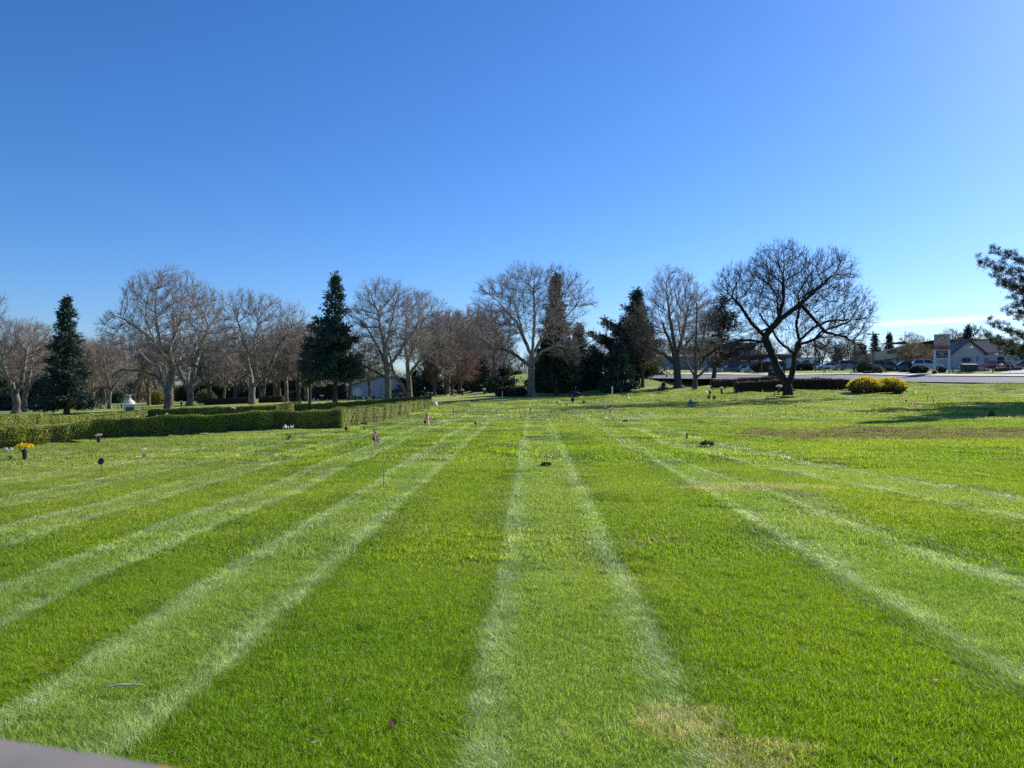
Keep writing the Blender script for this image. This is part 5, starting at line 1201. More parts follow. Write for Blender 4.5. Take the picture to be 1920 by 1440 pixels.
def rocks(label, loc, n, sp, sz, m, seed):
    g = np.random.default_rng(seed); mb = MB()
    for _ in range(n):
        c_ = (g.normal(0, sp), g.normal(0, sp*.5), 0); s = sz*g.uniform(.5, 1.2); vs = []
        for z, r_ in ((0, 1), (.5, .95), (.9, .5)):
            for k in range(6): a = k*1.047+g.uniform(-.2, .2); vs.append((c_[0]+math.cos(a)*s*r_*g.uniform(.8, 1.2), c_[1]+math.sin(a)*s*r_, c_[2]+z*s*g.uniform(.8, 1.1)))
        mb.add(vs, [(5, 4, 3, 2, 1, 0), tuple(range(12, 18))]+[(l*6+i, l*6+(i+1) % 6, l*6+6+(i+1) % 6, l*6+6+i) for l in range(2) for i in range(6)])
    o = mb.build('rock_pile', m, None, loc); tag(o, label, 'rocks'); return o
ROCK = simple('pale_rock', (.42, .38, .35), (.2, .17, .15), 2, .9)
rocks('pile of pale rocks left of the round green shrub', at(1604, 110), 16, .65, .3, ROCK, 1); rocks('rubble pile behind the dumpster on its right', at(1838, 106), 26, .7, .42, ROCK, 2); rocks('small pile of rocks at the foot of the tall sign, on its right', at(1796, 105), 14, .6, .3, ROCK, 3)
hedge('stone_planter', 'low pale wall with plants in front of the red car', [(at(1868, 103).x, 103), (at(1912, 104).x, 104)], .5, .5, leafmat('planter_plants', (.3, .27, .2), (.2, .2, .12)), 'planter', 150, .09, 20)
# ------------------------------------------------------------------ flag pole behind the broad sycamore
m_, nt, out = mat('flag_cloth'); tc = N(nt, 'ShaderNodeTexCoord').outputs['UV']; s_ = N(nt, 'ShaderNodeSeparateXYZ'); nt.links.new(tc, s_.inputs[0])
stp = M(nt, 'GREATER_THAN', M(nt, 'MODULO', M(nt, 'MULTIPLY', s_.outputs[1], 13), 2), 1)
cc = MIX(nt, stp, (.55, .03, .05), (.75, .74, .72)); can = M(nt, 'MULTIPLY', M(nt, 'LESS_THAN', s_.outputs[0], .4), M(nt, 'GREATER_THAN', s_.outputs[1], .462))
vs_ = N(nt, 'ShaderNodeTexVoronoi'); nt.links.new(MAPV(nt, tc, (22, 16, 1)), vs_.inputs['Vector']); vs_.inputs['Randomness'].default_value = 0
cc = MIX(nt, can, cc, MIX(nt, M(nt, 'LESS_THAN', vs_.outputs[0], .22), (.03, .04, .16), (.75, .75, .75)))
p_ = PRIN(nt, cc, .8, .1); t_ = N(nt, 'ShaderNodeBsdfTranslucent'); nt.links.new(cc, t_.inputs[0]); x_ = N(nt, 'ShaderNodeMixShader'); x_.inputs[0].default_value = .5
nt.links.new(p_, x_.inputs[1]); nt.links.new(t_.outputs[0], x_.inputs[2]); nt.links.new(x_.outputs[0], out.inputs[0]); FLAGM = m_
def flagcloth(name, w_, h_, zt, droop, parent, m, seed=0, az=0., n=10, side=1):
    """hanging cloth grid: hoist edge at x=0 from zt down to zt-h_; droop 0..1 folds the fly down"""
    g = np.random.default_rng(seed); V = []; uv = []; fs = []
    for i in range(n+1):
        for j in range(n+1):
            u_, v_ = i/n, j/n
            fx = w_*u_*(1-droop*.72); fold = math.sin(u_*9+v_*2+seed)*.10*w_*u_**.7
            V.append((side*(fx*math.cos(az)-fold*math.sin(az)), fx*math.sin(az)+fold*math.cos(az), zt-(1-v_)*h_*(1-.1*u_)-droop*w_*.62*u_*(1+.25*(1-v_)))); uv.append((u_, v_))
    for i in range(n):
        for j in range(n): a = i*(n+1)+j; fs.append((a, a+n+1, a+n+2, a+1))
    o = MB().add(V, fs).build(name, m, parent, smooth=True); uvl = o.data.uv_layers.new(name='UVMap')
    for l in o.data.loops: uvl.data[l.index].uv = uv[l.vertex_index]
    return o
STEEL = simple('pole_metal', (.55, .56, .57), (.48, .5, .5), 2, .4, .4)
h = H(321, 112, 568); o = empty('flagpole', at(321, 112)); tag(o, 'tall flagpole with a hanging US flag behind the broad sycamore', 'flagpole')
MB().tube([(0, 0, 0), (0, 0, h)], [.09, .05], 8).build('shaft', STEEL, o); MB().lathe((0, 0, h), [(.03, 0), (.1, .08), (.03, .18)], 8).build('finial', simple('gold', (.6, .4, .1), rough=.3, metal=.8), o)
flagcloth('flag', 2.6, 1.9, h-1.3, .85, o, FLAGM, 3, .2)
# ------------------------------------------------------------------ stone memorial with eagle
mp = at(243, 84); o = empty('stone_memorial', mp, R(28)); tag(o, 'pale stone memorial box with a domed roof and a spread-winged bird on top', 'monument')
MAR = simple('pale_marble', (.72, .69, .60), (.60, .57, .49), 2, .6, .3)
MB().box((0, 0, .06), (1.35, 1.35, .12)).build('plinth', MAR, o); MB().box((0, 0, .62), (1.12, 1.12, 1.0), 0, .02).build('body', MAR, o); MB().box((0, 0, 1.20), (1.55, 1.55, .15), 0, .03).build('cornice', MAR, o)
MB().lathe((0, 0, 1.27), [(.58, 0), (.56, .12), (.46, .28), (.3, .42), (.14, .55), (.1, .66)], 16).build('dome', MAR, o)
for k in range(4):
    a = k*math.pi/2; q = MB().box((0, 0, 0), (.8, .03, .52)).build('plaque', simple('bronze_plaque', (.10, .11, .11), (.06, .07, .07), 4, .4), o); q.location = (math.sin(a)*.57, -math.cos(a)*.57, .66); q.rotation_euler = (0, 0, a)
bird = MB(); bird.lathe((0, 0, 1.92), [(.05, 0), (.11, .1), (.09, .25), (.05, .32), (.06, .38), (.02, .43)], 8)
for s in (-1, 1): bird.add([(s*.05, 0, 2.1), (s*.05, .04, 2.2), (s*.28, .02, 2.36), (s*.55, 0, 2.30), (s*.30, 0, 2.24), (s*.05, -.05, 2.12), (s*.28, .06, 2.34), (s*.30, .05, 2.22)], [(0, 1, 2, 4), (2, 3, 4), (5, 0, 4), (1, 0, 7, 6), (6, 7, 3)])
bird.build('eagle', simple('verdigris', (.35, .45, .42), (.6, .62, .58), 5), o)
thin('thin_post', 'post', 'thin pale post right of the stone memorial', at(267, 86), 1.15, .05, STEEL); thin('white_post', 'post', 'white square post on the slope left of the second mower', at(1148, 100), 1.25, .11, WHITE)
thin('thin_post', 'post', 'pale thin post in front of the brown shrub mounds, the taller right one', at(942, 84), 1.35, .035, STEEL); thin('thin_post', 'post', 'pale thin post left of the brown shrub mounds, the left one', at(926, 74), 1.3, .025, STEEL)
o = empty('satellite_dish', at(670, 140), R(15)); tag(o, 'round pale dish standing before the shed wall', 'dish'); dm = MB(); dm.lathe((0, 0, 0), [(.05, 0), (.45, .05), (.75, .16), (.85, .24)], 18); q = dm.build('dish', WHITE, o); q.rotation_euler = (R(70), 0, 0); q.location = (0, 0, 1.35); MB().tube([(0, .1, 0), (0, .05, 1.3)], .05, 6).build('post', STEEL, o)
# ------------------------------------------------------------------ grave furniture, one of each kind then copies
BLK = simple('black_plastic_disc', (.018, .02, .022), (.03, .032, .035), 20, .5); STK = simple('wooden_stick', (.35, .28, .18), (.25, .2, .13), 9); DST = simple('dark_stick', (.05, .045, .035), (.07, .06, .05), 9)
GREEN = leafmat('plant_green', (.06, .15, .035), (.04, .09, .025), .3, 8); WPET = leafmat('white_petals', (.75, .74, .72), (.6, .6, .6), .4, 9); PINK = leafmat('pink_petals', (.75, .35, .45), (.75, .6, .65), .4, 9); YPET = leafmat('yellow_petals', (.85, .68, .03), (.8, .55, .02), .4, 9)
PROTO = {}
def mk(kind):
    o = empty({'flag': 'grave_flag', 'pflag': 'grave_flag', 'disc': 'disc_marker', 'stick': 'thin_stick', 'peg': 'short_stake', 'plaque': 'flat_marker', 'urn': 'grave_urn', 'pot': 'flower_pot', 'white': 'white_flowers', 'pink': 'flower_vase', 'yellow': 'flower_vase', 'stone': 'small_headstone', 'tuft': 'potted_plant', 'tulip': 'white_flower', 'lump': 'grave_ornament'}[kind], (0, 0, -90))
    if kind in ('flag', 'pflag'):
        MB().tube([(0, 0, -.05), (.01, 0, .60)], .005, 5).build('stick', STK, o); MB().lathe((.01, 0, .6), [(.006, 0), (.012, .012), (.004, .04)], 6).build('tip', simple('gold_tip', (.5, .35, .08), rough=.4, metal=.7), o)
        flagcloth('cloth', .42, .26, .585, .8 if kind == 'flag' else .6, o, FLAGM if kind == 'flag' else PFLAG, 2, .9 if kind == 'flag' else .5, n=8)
    elif kind == 'disc':
        MB().tube([(0, 0, -.03), (0, 0, .24)], .006, 5).build('stem', DST, o); q = MB().lathe((0, 0, 0), [(.05, -.012), (.062, -.006), (.065, 0), (.062, .006), (.03, .016)], 10).build('disc', BLK, o); q.rotation_euler = (R(78), 0, R(12)); q.location = (0, 0, .26)
    elif kind == 'stick': MB().tube([(0, 0, -.05), (.01, 0, .3), (-.01, 0, .62)], [.008, .007, .006], 5).build('shaft', DST, o)
    elif kind == 'peg': MB().box((0, 0, .13), (.06, .05, .28), 0, .008).build('stake', DST, o); MB().box((0, 0, .285), (.045, .04, .03)).build('cap', BLK, o)
    elif kind == 'plaque':
        MB().box((0, 0, .012), (.62, .34, .05), 0, .01).build('slab', simple('grey_granite', (.38, .38, .38), (.25, .25, .26), 30, .9, .1), o); MB().box((0, 0, .042), (.5, .24, .012)).build('plate', simple('bronze', (.14, .12, .09), (.09, .08, .06), 15, .85, .1), o)
    elif kind == 'urn': MB().lathe((0, 0, 0), [(.12, 0), (.10, .05), (.06, .10), (.13, .22), (.19, .42), (.24, .47), (.23, .5), (.17, .46)], 12).build('bowl', BLK, o); MB().lathe((0, 0, .43), [(.17, 0), (.1, .03)], 10).build('soil', simple('soil', (.04, .03, .02)), o)
    elif kind in ('white', 'pink', 'yellow', 'tulip', 'tuft', 'pot'):
        g = np.random.default_rng(5); H0 = {'white': .24, 'pink': .22, 'yellow': .24, 'tulip': .05, 'tuft': .02, 'pot': .2}[kind]
        kind == 'tuft' or MB().lathe((0, 0, -.02), [(.035, 0), (.04, H0*.5), (.05, H0), (.042, H0+.01)] if kind != 'pot' else [(.09, 0), (.12, .2), (.13, .22), (.1, .2)], 9).build('vase', BLK if kind != 'tulip' else STK, o)
        k = {'white': 26, 'pink': 26, 'yellow': 60, 'tulip': 10, 'tuft': 70, 'pot': 40}[kind]; R_ = {'yellow': .19, 'tuft': .14, 'pot': .12}.get(kind, .085)
        a = g.normal(0, 1, (k, 3)); a[:, 2] = np.abs(a[:, 2]); a /= np.linalg.norm(a, axis=1, keepdims=True); R_ *= .62; q = a*R_*np.array([1.25, 1, .55])+[0, 0, H0+(.18 if kind == 'tulip' else .03)]
        V, Q, T, va = needles(q, a, 3, .04, .028, .008, g); mesh_np('petals' if kind not in ('tuft', 'pot') else 'leaves', V, [Q, T], {'white': WPET, 'pink': PINK, 'yellow': YPET, 'tulip': WPET}.get(kind, GREEN), o, attrs={'var': va})
        if kind not in ('tuft', 'pot'): V, Q, T, va = needles(np.tile([[0, 0, H0]], (14, 1))+g.normal(0, .03, (14, 3)), np.tile([[0, 0, .6]], (14, 1)), 2, .08, .014, .01, g); mesh_np('leaves', V, [Q, T], GREEN, o, attrs={'var': va})
    elif kind == 'stone': MB().box((0, 0, .06), (.6, .3, .12)).build('base', MAR, o); MB().add([(x, y, z) for y in (-.07, .07) for x, z in ((-.22, .1), (.22, .1), (.22, .42), (.12, .52), (-.12, .52), (-.22, .42))], [(0, 1, 2, 3, 4, 5), (11, 10, 9, 8, 7, 6)]+[(i, 6+i, 6+(i+1) % 6, (i+1) % 6) for i in range(6)]).build('slab', MAR, o)
    elif kind == 'lump': MB().lathe((0, 0, 0), [(.17, 0), (.2, .08), (.14, .2), (.06, .27), (.07, .33), (.02, .37)], 9).build('figure', simple('grey_stone', (.22, .22, .23), (.15, .15, .16), 8), o); MB().box((0, 0, .01), (.5, .3, .04)).build('base', simple('grey_stone_base', (.3, .3, .3)), o)
    return o
PFLAG, nt, out = mat('flag_cloth_painted_sunlit'); tc = N(nt, 'ShaderNodeTexCoord').outputs['UV']; s_ = N(nt, 'ShaderNodeSeparateXYZ'); nt.links.new(tc, s_.inputs[0])  # paler copy of the flag cloth, sunlight through it painted into the colours
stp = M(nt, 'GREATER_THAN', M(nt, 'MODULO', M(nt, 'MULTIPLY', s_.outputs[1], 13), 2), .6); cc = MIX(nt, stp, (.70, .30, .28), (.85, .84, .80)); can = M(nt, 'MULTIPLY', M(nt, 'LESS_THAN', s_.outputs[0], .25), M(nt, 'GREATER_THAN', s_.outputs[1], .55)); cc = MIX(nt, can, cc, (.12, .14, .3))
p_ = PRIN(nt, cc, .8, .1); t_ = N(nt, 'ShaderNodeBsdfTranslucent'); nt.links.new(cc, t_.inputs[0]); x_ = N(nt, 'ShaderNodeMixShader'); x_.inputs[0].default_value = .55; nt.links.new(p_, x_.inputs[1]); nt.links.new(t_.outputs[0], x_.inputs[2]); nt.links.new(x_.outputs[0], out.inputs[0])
GRP = {'flag': ('flag', 'small flags standing at the graves'), 'pflag': ('flag', 'small flags standing at the graves'), 'disc': ('marker', 'black discs standing at the graves'), 'stick': ('stick', None), 'peg': ('stake', None), 'plaque': ('grave marker', 'flat grave markers in the lawn'), 'urn': ('urn', None), 'pot': ('flower pot', None), 'white': ('flowers', 'white flowers along the hedge'), 'pink': ('flowers', None), 'yellow': ('flowers', None), 'stone': ('headstone', 'small pale headstones in the far field'), 'tuft': ('plant', None), 'tulip': ('flower', None), 'lump': ('ornament', None)}
def put(kind, px, py, label, sc_=1., D=None, rz=None, tilt=0.):
    if D is None and py < 766 and kind in ('flag', 'pflag', 'white', 'tulip', 'disc'): sc_ *= 1.45
    loc = hit(px, py) if D is None else at(px, D)
    g_ = GRP[kind]; rz = rng.uniform(-.6, .6) if rz is None else rz
    if kind not in PROTO: o = PROTO[kind] = mk(kind); o.location = loc; o.rotation_euler = (0, 0, rz); o.scale = (sc_,)*3; tag(o, label, g_[0], g_[1])
    else: o = dup(PROTO[kind], loc, rz, label, group=g_[1], scale=sc_)
    if tilt: o.rotation_euler = (0, tilt, rz)
    return o
items = [
 # near left
 ('yellow', 47, 866, 'dark vase of bright yellow flowers in front of the left end of the near hedge', 1.25), ('tulip', 18, 866, 'single white flower left of the vase of yellow flowers', 1.3), ('disc', 190, 893, 'large dark disc marker standing alone in the left lawn', 1.05), ('pink', 185, 834, 'white and pink flowers at the foot of the near hedge', 1.3),
 ('tulip', 130, 828, 'small pale flower against the lit part of the near hedge', 1.), ('tulip', 270, 860, 'small white flower alone in the grass between hedge and dark disc', .9), ('tulip', 541, 827, 'tall white flower in front of the dark hedge side', 1.8),
 ('white', 690, 792, 'dark vase of white flowers at the lit hedge, left one of two', 1.5), ('white', 710, 789, 'dark vase of white flowers at the lit hedge, right one of two', 1.4), ('tulip', 725, 783, 'small white flower right of the two white vases', 1.3), ('tuft', 682, 799, 'green potted plant below the white vases', 1.3),
 ('disc', 649, 818, 'small black disc marker in front of the bend of the near hedge', .95), ('peg', 683, 809, 'small leaning dark stake right of that bend of the hedge', .6), ('tulip', 745, 791, 'low white flower lying in the grass right of the hedge flowers', .8),
 ('flag', 702, 846, 'nearest small US flag, with a black disc at its foot', 1.0), ('disc', 703, 843, 'black diamond-like disc at the foot of the nearest flag', 1.05), ('flag', 797, 803, 'small US flag at the end of the near hedge, second nearest on the left', 1.05), ('disc', 797, 804, 'black disc at the foot of the flag near the hedge end', 1.0),
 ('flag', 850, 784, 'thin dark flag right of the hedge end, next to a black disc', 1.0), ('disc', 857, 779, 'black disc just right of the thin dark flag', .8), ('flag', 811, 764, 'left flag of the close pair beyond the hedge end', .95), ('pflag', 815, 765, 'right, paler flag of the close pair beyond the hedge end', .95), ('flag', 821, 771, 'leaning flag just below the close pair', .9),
 ('stick', 719, 918, 'tall thin dark stick standing in the lawn left of centre', .66), ('stick', 752, 884, 'short leaning dark stick right of the tall thin one', .35), ('stick', 883, 815, 'thin dark stick beside a black disc left of the central stripe', .6), ('disc', 892, 806, 'black disc on a stem beside the thin dark stick', 1.0),
 # centre
 ('disc', 995, 776, 'black disc near the head of the central mown stripe', .95), ('stick', 991, 770, 'tiny dark stick left of the black disc on the central stripe', .35), ('disc', 931, 776, 'black disc left of the central stripe, level with its head', .7), ('disc', 997, 762, 'small black disc below the central sycamore trunk', .6),
 ('disc', 1043, 759, 'leftmost of three tiny black discs in a row right of the sycamore', .65), ('disc', 1046, 761, 'middle of three tiny black discs in a row right of the sycamore', .65), ('disc', 1050, 765, 'lowest of three tiny black discs in a row right of the sycamore', .65), ('pflag', 1061, 766, 'pale flag right of the three tiny discs', .75),
 ('urn', 1074, 756, 'black urn with a wide rim below the first mower', .95), ('pot', 1095, 758, 'dark flower pot right of the black urn', 1.1), ('stick', 1028, 751, 'thin dark stake right of the sycamore trunk', .5), ('pflag', 1133, 770, 'pale flag left of the one with the black disc, right of centre', 1.05), ('flag', 1145, 779, 'flag with a black disc at its foot, right of centre', 1.0), ('disc', 1145, 780, 'black disc at the foot of the flag right of centre', .95),
 ('stick', 1159, 761, 'thin dark stick in the shadow right of the two central flags', .6), ('tuft', 1173, 792, 'small dark plant in the grass right of the two central flags', .8), ('pflag', 1176, 751, 'pale flag just below the white post', .65), ('disc', 1182, 766, 'tiny black disc in the tree shadow right of centre', .5), ('disc', 1149, 747, 'tiny black disc directly below the white post', .45), ('pflag', 1220, 745, 'tiny pale flag left of the second mower', .45),
 ('disc', 1252, 749, 'tiny black disc right below the second mower', .5), ('disc', 1263, 766, 'black disc in the shadow band below the second mower', .6), ('stick', 1283, 772, 'thin stick below the shadow band', .45), ('peg', 1288, 826, 'short dark stake on the pale stripe right of centre', .75), ('tuft', 1326, 840, 'grassy dark clump on the right stripe near the short stake', 1.4), ('lump', 1295, 758, 'grey stone ornament in the shadow band', 1.1),
 # right group
 ('tulip', 1310, 744, 'small white flower left of the right-hand flags', .9), ('pflag', 1323, 740, 'leftmost flag of the group below the multi-stem tree', .6), ('white', 1331, 744, 'white flowers between the first flags of the right-hand group', 1.5), ('flag', 1336, 740, 'small dark flag second from the left in the right-hand group', .55), ('white', 1353, 740, 'white flowers in the middle of the right-hand group', 1.6), ('flag', 1361, 744, 'flag right of the white flowers in the right-hand group', .6), ('pflag', 1384, 746, 'brightest pale flag left of the forked tree', .75), ('pot', 1329, 749, 'left one of two dark pots below the right-hand flags', 1.2), ('pot', 1339, 750, 'right one of two dark pots below the right-hand flags', 1.3), ('peg', 1352, 751, 'tiny dark stake right of the two dark pots', .5),
 ('flag', 1430, 738, 'thin flag midway between the pale flag and the forked tree', .55), ('white', 1460, 740, 'white flowers just left of the forked trunk', 1.9), ('disc', 1452, 746, 'black disc left of the forked trunk', .7), ('disc', 1491, 766, 'black disc in the grass below the forked trunk', .75),
 ('pflag', 1523, 743, 'pale flag right of the forked trunk', .65), ('disc', 1522, 745, 'black disc at the foot of the pale flag right of the forked trunk', .65), ('flag', 1562, 741, 'dark flag left of the forsythia bushes', .6), ('disc', 1565, 747, 'black disc at the foot of the dark flag left of the bushes', .65), ('pflag', 1571, 740, 'bright pale flag nearest to the forsythia bushes on their left', .7), ('disc', 1572, 742, 'black disc at the foot of the flag nearest to the bushes', .5), ('disc', 1589, 747, 'black disc standing alone below the left forsythia bush', .75), ('pflag', 1617, 739, 'pale flag directly in front of the left forsythia bush', .6),
 ('flag', 1668, 761, 'flag at the upper edge of the big shadow, leftmost', .80), ('flag', 1694, 755, 'tall leaning flag right of the forsythia bushes', .95), ('disc', 1699, 759, 'black disc at the foot of the tall leaning flag', .75), ('flag', 1709, 763, 'low flag within the edge of the big shadow', .6), ('tulip', 1700, 736, 'small white flowers at the right end of the forsythia bushes', 1.2), ('pflag', 1715, 741, 'pale flag on the slope right of the forsythia bushes', .6), ('disc', 1712, 743, 'black disc on the slope right of the forsythia bushes', .6),
 ('flag', 1739, 756, 'left flag of the two standing in the big shadow', .75), ('flag', 1752, 760, 'right leaning flag of the two standing in the big shadow', .75), ('flag', 1841, 754, 'rightmost flag, alone at the upper edge of the big shadow', .9), ('pot', 1859, 784, 'dark potted plant just below the big shadow, far right', 1.2), ('peg', 1739, 789, 'short dark stake below the big shadow', .6), ('stick', 1753, 789, 'short thin stick right of the short dark stake below the big shadow', .35), ('tulip', 1805, 739, 'white spot of flowers on the bank below the road', 1.2),
 # between the hedges
 ('white', 172, 790, 'white flowers between the two left hedges, leftmost', 2.4), ('pflag', 217, 784, 'white flag between the two left hedges, below the memorial on its left', 1.0), ('pflag', 255, 788, 'pale flag between the hedges directly below the memorial', .9), ('disc', 253, 791, 'black disc between the hedges below the memorial', 1.), ('flag', 268, 786, 'flag between the hedges right of the memorial, first of two', .9), ('white', 274, 787, 'white flowers between the hedges right of the memorial', 1.6), ('pflag', 293, 787, 'pale flag against the dark hedge, left of the close trio', .9), ('pflag', 306, 783, 'left one of the close trio against the dark hedge', .7), ('pflag', 311, 784, 'tallest of the close trio against the dark hedge', 1.0), ('white', 315, 786, 'white flowers beside the close trio at the dark hedge', 1.5), ('white', 438, 779, 'white flowers alone in front of the dark far hedge', 2.6),
]
PLAC = [(776, 899, 'flat grave marker sunk in the lawn, right of the short leaning stick'), (540, 914, 'flat grave marker sunk in the pale stripe on the left'), (592, 893, 'flat grave marker half hidden in grass above the left stripe'), (1012, 876, 'flat grave marker in the middle of the central stripe'), (85, 940, 'pale flat grave marker at the left edge of the lawn'), (1513, 932, 'flat grave marker sunk in the right lawn between two stripes'),
        (1000, 784, 'far flat marker on the central stripe'), (1004, 821, 'flat marker halfway up the central stripe'), (905, 806, 'flat marker left of the central stripe, upper one'), (897, 815, 'flat marker left of the central stripe, lower one'), (1196, 799, 'flat marker on the far right-hand stripe'), (1260, 787, 'flat marker in thin grass right of centre'), (730, 845, 'flat marker right of the nearest flag'), (198, 905, 'flat marker below the large dark disc'), (1540, 812, 'flat marker in the brown bare patch, left one'), (1568, 816, 'flat marker in the brown bare patch, right one'), (165, 878, 'flat marker left of the large dark disc')]
for it in items:
    put(*it[:3], it[3], it[4], tilt={'tall leaning flag right of the forsythia bushes': -.22, 'right leaning flag of the two standing in the big shadow': -.3, 'leaning flag just below the close pair': .35, 'short leaning dark stick right of the tall thin one': .3}.get(it[3], rng.uniform(-.06, .06)))
for px, py, lab in PLAC:
    D_ = hit(px, py).y; put('plaque', px, py, lab, .8 if D_ < 30 else .7, rz=rng.uniform(-.1, .1)).location.z -= .012
put('tuft', 1024, 877, 'clump of dark green leaves beside the marker on the central stripe', .85)
# far pale headstones and flowers
for i, (px, D) in enumerate([(64, 118), (78, 122), (99, 125), (107, 124), (176, 128), (181, 126), (189, 130), (217, 132), (222, 130), (228, 128), (232, 129), (208, 131), (573, 122), (581, 120), (588, 124), (603, 121), (613, 126), (596, 128), (667, 118), (680, 122), (692, 120), (701, 119), (718, 121), (745, 124), (752, 122), (789, 122), (803, 124), (809, 123), (839, 118), (852, 119), (867, 124), (885, 120), (890, 121), (908, 122), (936, 124), (1063, 122), (1082, 124), (1101, 121), (1127, 126), (1156, 124), (1165, 126), (1192, 127), (1250, 128), (1258, 128), (1020, 118), (340, 118), (352, 121), (380, 126), (395, 130), (520, 126), (425, 132)]):
    lab = 'small pale headstone far off '+('near the pale stems at the left' if px < 130 else 'left of the stone memorial' if px < 240 else 'around the broad sycamores at the left' if px < 540 else 'under the dark fir' if px < 630 else 'in front of the pale shed' if px < 780 else 'in front of the reddish twiggy tree' if px < 930 else 'right of the central sycamore' if px < 1110 else 'near the white post and second mower')
    kd = ('white', 'pflag', 'stone')[i % 3]; put(kd, 0 if False else px, 0, lab.replace('small pale headstone', {'white': 'tiny bunch of white flowers', 'pflag': 'tiny pale flag', 'stone': 'small pale headstone'}[kd]), {'white': rng.uniform(2.2, 3.2), 'pflag': rng.uniform(.7, 1.), 'stone': rng.uniform(.6, 1.)}[kd], D=D)
# ------------------------------------------------------------------ litter in the foreground
q = hit(236, 1326); o = MB(); o.tube([(-.10, 0, 0), (-.03, .012, .008), (0, .01, .006), (.05, .002, .012), (.10, .004, .006)], [.004, .006, .007, .005, .003], 6); o.tube([(.01, .01, .006), (.05, .03, .03), (.09, .03, .035)], [.003, .002, .001], 4); tag(o.build('dry_twig', simple('dry_wood', (.75, .62, .40), (.55, .44, .28), 20), None, (q.x, q.y, q.z+.062)), 'dry pale twig lying on the grass at the lower left', 'twig')
q = hit(733, 1372); g = np.random.default_rng(8); o = MB()
for i in range(60):
    t = i/60; a = i*2.4; r = .022*math.sin(math.pi*(.12+.8*t)); cx, cy = math.cos(a)*r, math.sin(a)*r; z = .07*t; o.add([(cx*.4, cy*.4, z), (cx-.006*math.sin(a), cy+.006*math.cos(a), z+.006), (cx*1.25, cy*1.25, z+.011), (cx+.006*math.sin(a), cy-.006*math.cos(a), z+.006)], [(0, 1, 2, 3)])
o = o.build('pine_cone', simple('cone_brown', (.28, .16, .09), (.18, .10, .06), 30), None, (q.x, q.y, q.z+.04)); o.scale = (.75,)*3; o.rotation_euler = (R(75), 0, .5); tag(o, 'brown pine cone lying in the grass near the bottom edge', 'pine cone')
LEAFB = simple('dead_leaf', (.42, .26, .12), (.5, .38, .22), 20)
for px, py, lab in ((590, 1418, 'pale scrap in the grass at the very bottom'), (651, 1345, 'tiny orange-brown leaf left of the pine cone'), (742, 1098, 'tiny pale leaf in the dark stripe left of centre'), (189, 1060, 'pale yellow leaf on the left pale stripe, upper one'), (145, 1080, 'pale yellow leaf on the left pale stripe, lower one'), (1755, 1306, 'pale pink leaf at the lower right'), (1367, 1163, 'small orange leaf in the dark stripe right of centre'), (381, 983, 'pale leaf on the second stripe from the left')):
    q = hit(px, py); s = .02; o = MB().add([(-s, 0, 0), (-.3*s, .6*s, .004), (s, .1*s, .006), (-.2*s, -.5*s, .003), (-s, 0, -.002), (-.3*s, .6*s, .002), (s, .1*s, .004), (-.2*s, -.5*s, .001)], [(0, 1, 2, 3), (7, 6, 5, 4), (0, 4, 5, 1), (1, 5, 6, 2), (2, 6, 7, 3), (3, 7, 4, 0)]).build('fallen_leaf', LEAFB, None, (q.x, q.y, q.z+.045)); tag(o, lab, 'leaf')
# ------------------------------------------------------------------ blurred rail right beside the camera
RS = .36; o = empty('metal_rail', (-.62*RS, .9*RS, cam.location.z-1.7)); tag(o, 'out-of-focus grey rail with a rust-coloured end in the lower left corner', 'rail')
RL = simple('dull_grey_metal', (.17, .165, .16), (.26, .225, .20), 7, .85, .1); RU_ = simple('rust', (.48, .22, .11), (.36, .16, .08), 14, .9)
za = 1.7-.4495*RS
def bar(a, b, c, d, t): lo = [(x*RS, y*RS, za-t) for x, y in (a, b, c, d)]; hi = [(x*RS, y*RS, za) for x, y in (a, b, c, d)]; return MB().add(hi+lo, [(0, 3, 2, 1), (4, 5, 6, 7), (0, 1, 5, 4), (1, 2, 6, 5), (2, 3, 7, 6), (3, 0, 4, 7)])
bar((-.62, .227), (.204, -.006), (.185, -.11), (-.64, .12), .025).build('top_bar', RL, o)
e_ = bar((.2055, -.007), (.238, -.016), (.219, -.113), (.1865, -.111), .024); e_.build('end_cap', RU_, o)
for x in (-.5, .10): MB().tube([(x*RS, (-.28*x-.02)*RS, 0), (x*RS, (-.28*x-.02)*RS, za-.02)], .014, 8).build('leg', RL, o)
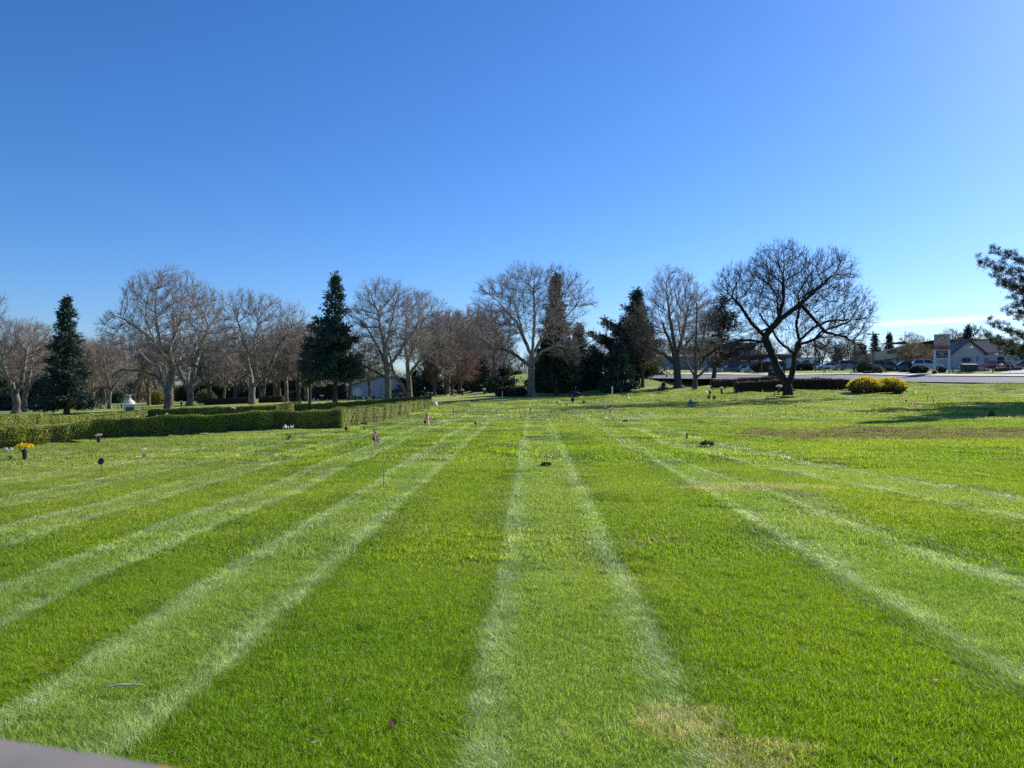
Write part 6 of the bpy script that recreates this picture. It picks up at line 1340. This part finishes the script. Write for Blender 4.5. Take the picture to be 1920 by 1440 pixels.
# ------------------------------------------------------------------ people on mowers
def person(label, parent_loc, rz, shirt, trousers, cap):
    V = []; E = []; Rr = []
    def v(p, r, q=None):
        V.append(p); Rr.append(r)
        if q is not None: E.append((q, len(V)-1))
        return len(V)-1
    pel = v((0, 0, .66), .15); sp1 = v((-.03, 0, .86), .14, pel); ch = v((-.03, 0, 1.08), .165, sp1); nk = v((0, 0, 1.26), .06, ch); hd = v((.03, 0, 1.38), .088, nk); ht = v((.03, 0, 1.49), .082, hd); nose = v((.12, 0, 1.40), .018, hd)
    for s in (-1, 1):
        ear = v((.02, s*.09, 1.40), .018, hd)
        sh = v((-.02, s*.2, 1.17), .066, ch); el = v((.10, s*.27, .92), .047, sh); wr_ = v((.33, s*.2, .90), .031, el); pm = v((.40, s*.19, .92), .034, wr_)
        for k in range(4):
            f1 = v((.445, s*(.165+.018*k), .94-.004*k), .0095, pm); v((.455, s*(.165+.018*k), .905), .008, f1)
        th_ = v((.40, s*.145, .945), .010, pm); v((.43, s*.135, .955), .008, th_)
        hp = v((.04, s*.1, .64), .105, pel); kn = v((.46, s*.15, .66), .065, hp); an = v((.66, s*.14, .32), .045, kn); ft = v((.80, s*.14, .27), .042, an)
    me = bpy.data.meshes.new('person'); me.from_pydata(V, E, []); o = bpy.data.objects.new('person', me); COL.objects.link(o)
    md = o.modifiers.new('skin', 'SKIN')
    for i, sv in enumerate(me.skin_vertices[0].data): sv.radius = (Rr[i], Rr[i]); sv.use_root = (i == 0)
    o.modifiers.new('sub', 'SUBSURF').levels = 2
    dg = bpy.context.evaluated_depsgraph_get(); dg.update(); nm = bpy.data.meshes.new_from_object(o.evaluated_get(dg)); o.modifiers.clear(); o.data = nm
    SK = simple('skin', (.45, .27, .19), (.40, .24, .17), 5, .6); nm.materials.clear()
    for m in (SK, shirt, trousers, simple('boots', (.04, .03, .025))): nm.materials.append(m)
    for p in nm.polygons:
        x, y, z = p.center; p.use_smooth = True
        if z > 1.25 or (x > .29 and z > .84 and abs(y) > .12 and z < 1.0): p.material_index = 0
        elif z > .80 or (z > .72 and x < .1): p.material_index = 1
        elif z > .33: p.material_index = 2
        else: p.material_index = 3
    o.location = parent_loc; o.rotation_euler = (0, 0, rz); tag(o, label, 'person')
    MB().lathe((.03, 0, 1.43), [(.098, -.01), (.1, .04), (.085, .09), (.04, .12)], 12).add([(.10, -.07, 1.435), (.21, -.05, 1.425), (.21, .05, 1.425), (.10, .07, 1.435), (.10, -.07, 1.445), (.21, -.05, 1.435), (.21, .05, 1.435), (.10, .07, 1.445)], [(0, 1, 2, 3), (7, 6, 5, 4), (0, 4, 5, 1), (1, 5, 6, 2), (2, 6, 7, 3)]).build('cap', cap, o, smooth=False)
    for s in (-1, 1): MB().lathe((.112, s*.032, 1.415), [(.008, -.006), (.010, 0), (.006, .006)], 6).build('eye', simple('eye', (.02, .02, .02)), o)
    MB().box((.114, 0, 1.365), (.012, .045, .01)).build('mouth', simple('lips', (.35, .14, .12)), o)
    return o
def mower(label, loc, rz, bodyc):
    o = empty('riding_mower', loc, rz); tag(o, label, 'mower'); BK = simple('mower_black', (.03, .03, .033), (.045, .045, .05), 5, .5)
    MB().box((.75, 0, .22), (.85, 1.45, .16), 0, .05).build('deck', bodyc, o); MB().box((.05, 0, .42), (1.1, .62, .22), 0, .04).build('frame', bodyc, o); MB().box((-.55, 0, .62), (.55, .62, .42), 0, .06).build('engine', BK, o)
    MB().box((0, 0, .58), (.5, .52, .12), 0, .04).box((-.27, 0, .84), (.12, .5, .52), 0, .04).build('seat', BK, o)
    for s in (-1, 1):
        w_ = MB().tube([(-.35, s*.42, .30), (-.35, s*.66, .30)], .30, 16).build('wheel', TYRE, o); MB().tube([(-.35, s*.62, .30), (-.35, s*.675, .30)], .14, 10).build('rim', TRIM, w_)
        c_ = MB().tube([(1.30, s*.42, .15), (1.30, s*.54, .15)], .15, 12).build('wheel', TYRE, o); MB().tube([(1.30, s*.40, .15), (1.30, s*.56, .15)], .05, 8).build('rim', TRIM, c_)
        MB().tube([(.55, s*.3, .42), (1.15, s*.48, .42), (1.3, s*.48, .32)], .03, 6).build('fork', bodyc, o); MB().tube([(.1, s*.34, .5), (.34, s*.3, .84), (.42, s*.16, .91)], .016, 6).build('lever', BK, o); MB().box((-.25, s*.5, .64), (.6, .2, .06), 0, .02).build('fender', BK, o)
    MB().tube([(-.45, -.4, .5), (-.5, -.4, 1.35), (-.5, .4, 1.35), (-.45, .4, .5)], .028, 6).build('roll_bar', BK, o)
    return o
NV = simple('navy_cloth', (.03, .035, .05), (.025, .03, .04), 6, .9); DKC = simple('dark_cloth', (.05, .045, .04), (.035, .032, .03), 6, .9); KH = simple('khaki_cloth', (.5, .45, .34), (.42, .38, .28), 6, .9)
p1 = hit(1079, 745); mower('riding mower seen from the side on the rise right of the central sycamore', p1, R(-12), simple('mower_dark_green', (.02, .045, .03), rough=.4)); person('person in a dark shirt and khaki trousers riding the mower seen from the side', p1, R(-12), DKC, KH, NV)
p2 = hit(1244, 736); mower('riding mower seen end-on beside the thick dark trunk', p2, R(-97), simple('mower_charcoal', (.03, .04, .045), rough=.4)); person('person in dark clothes and a cap riding the mower seen end-on', p2, R(-97), NV, DKC, simple('black_cap', (.02, .02, .02)))
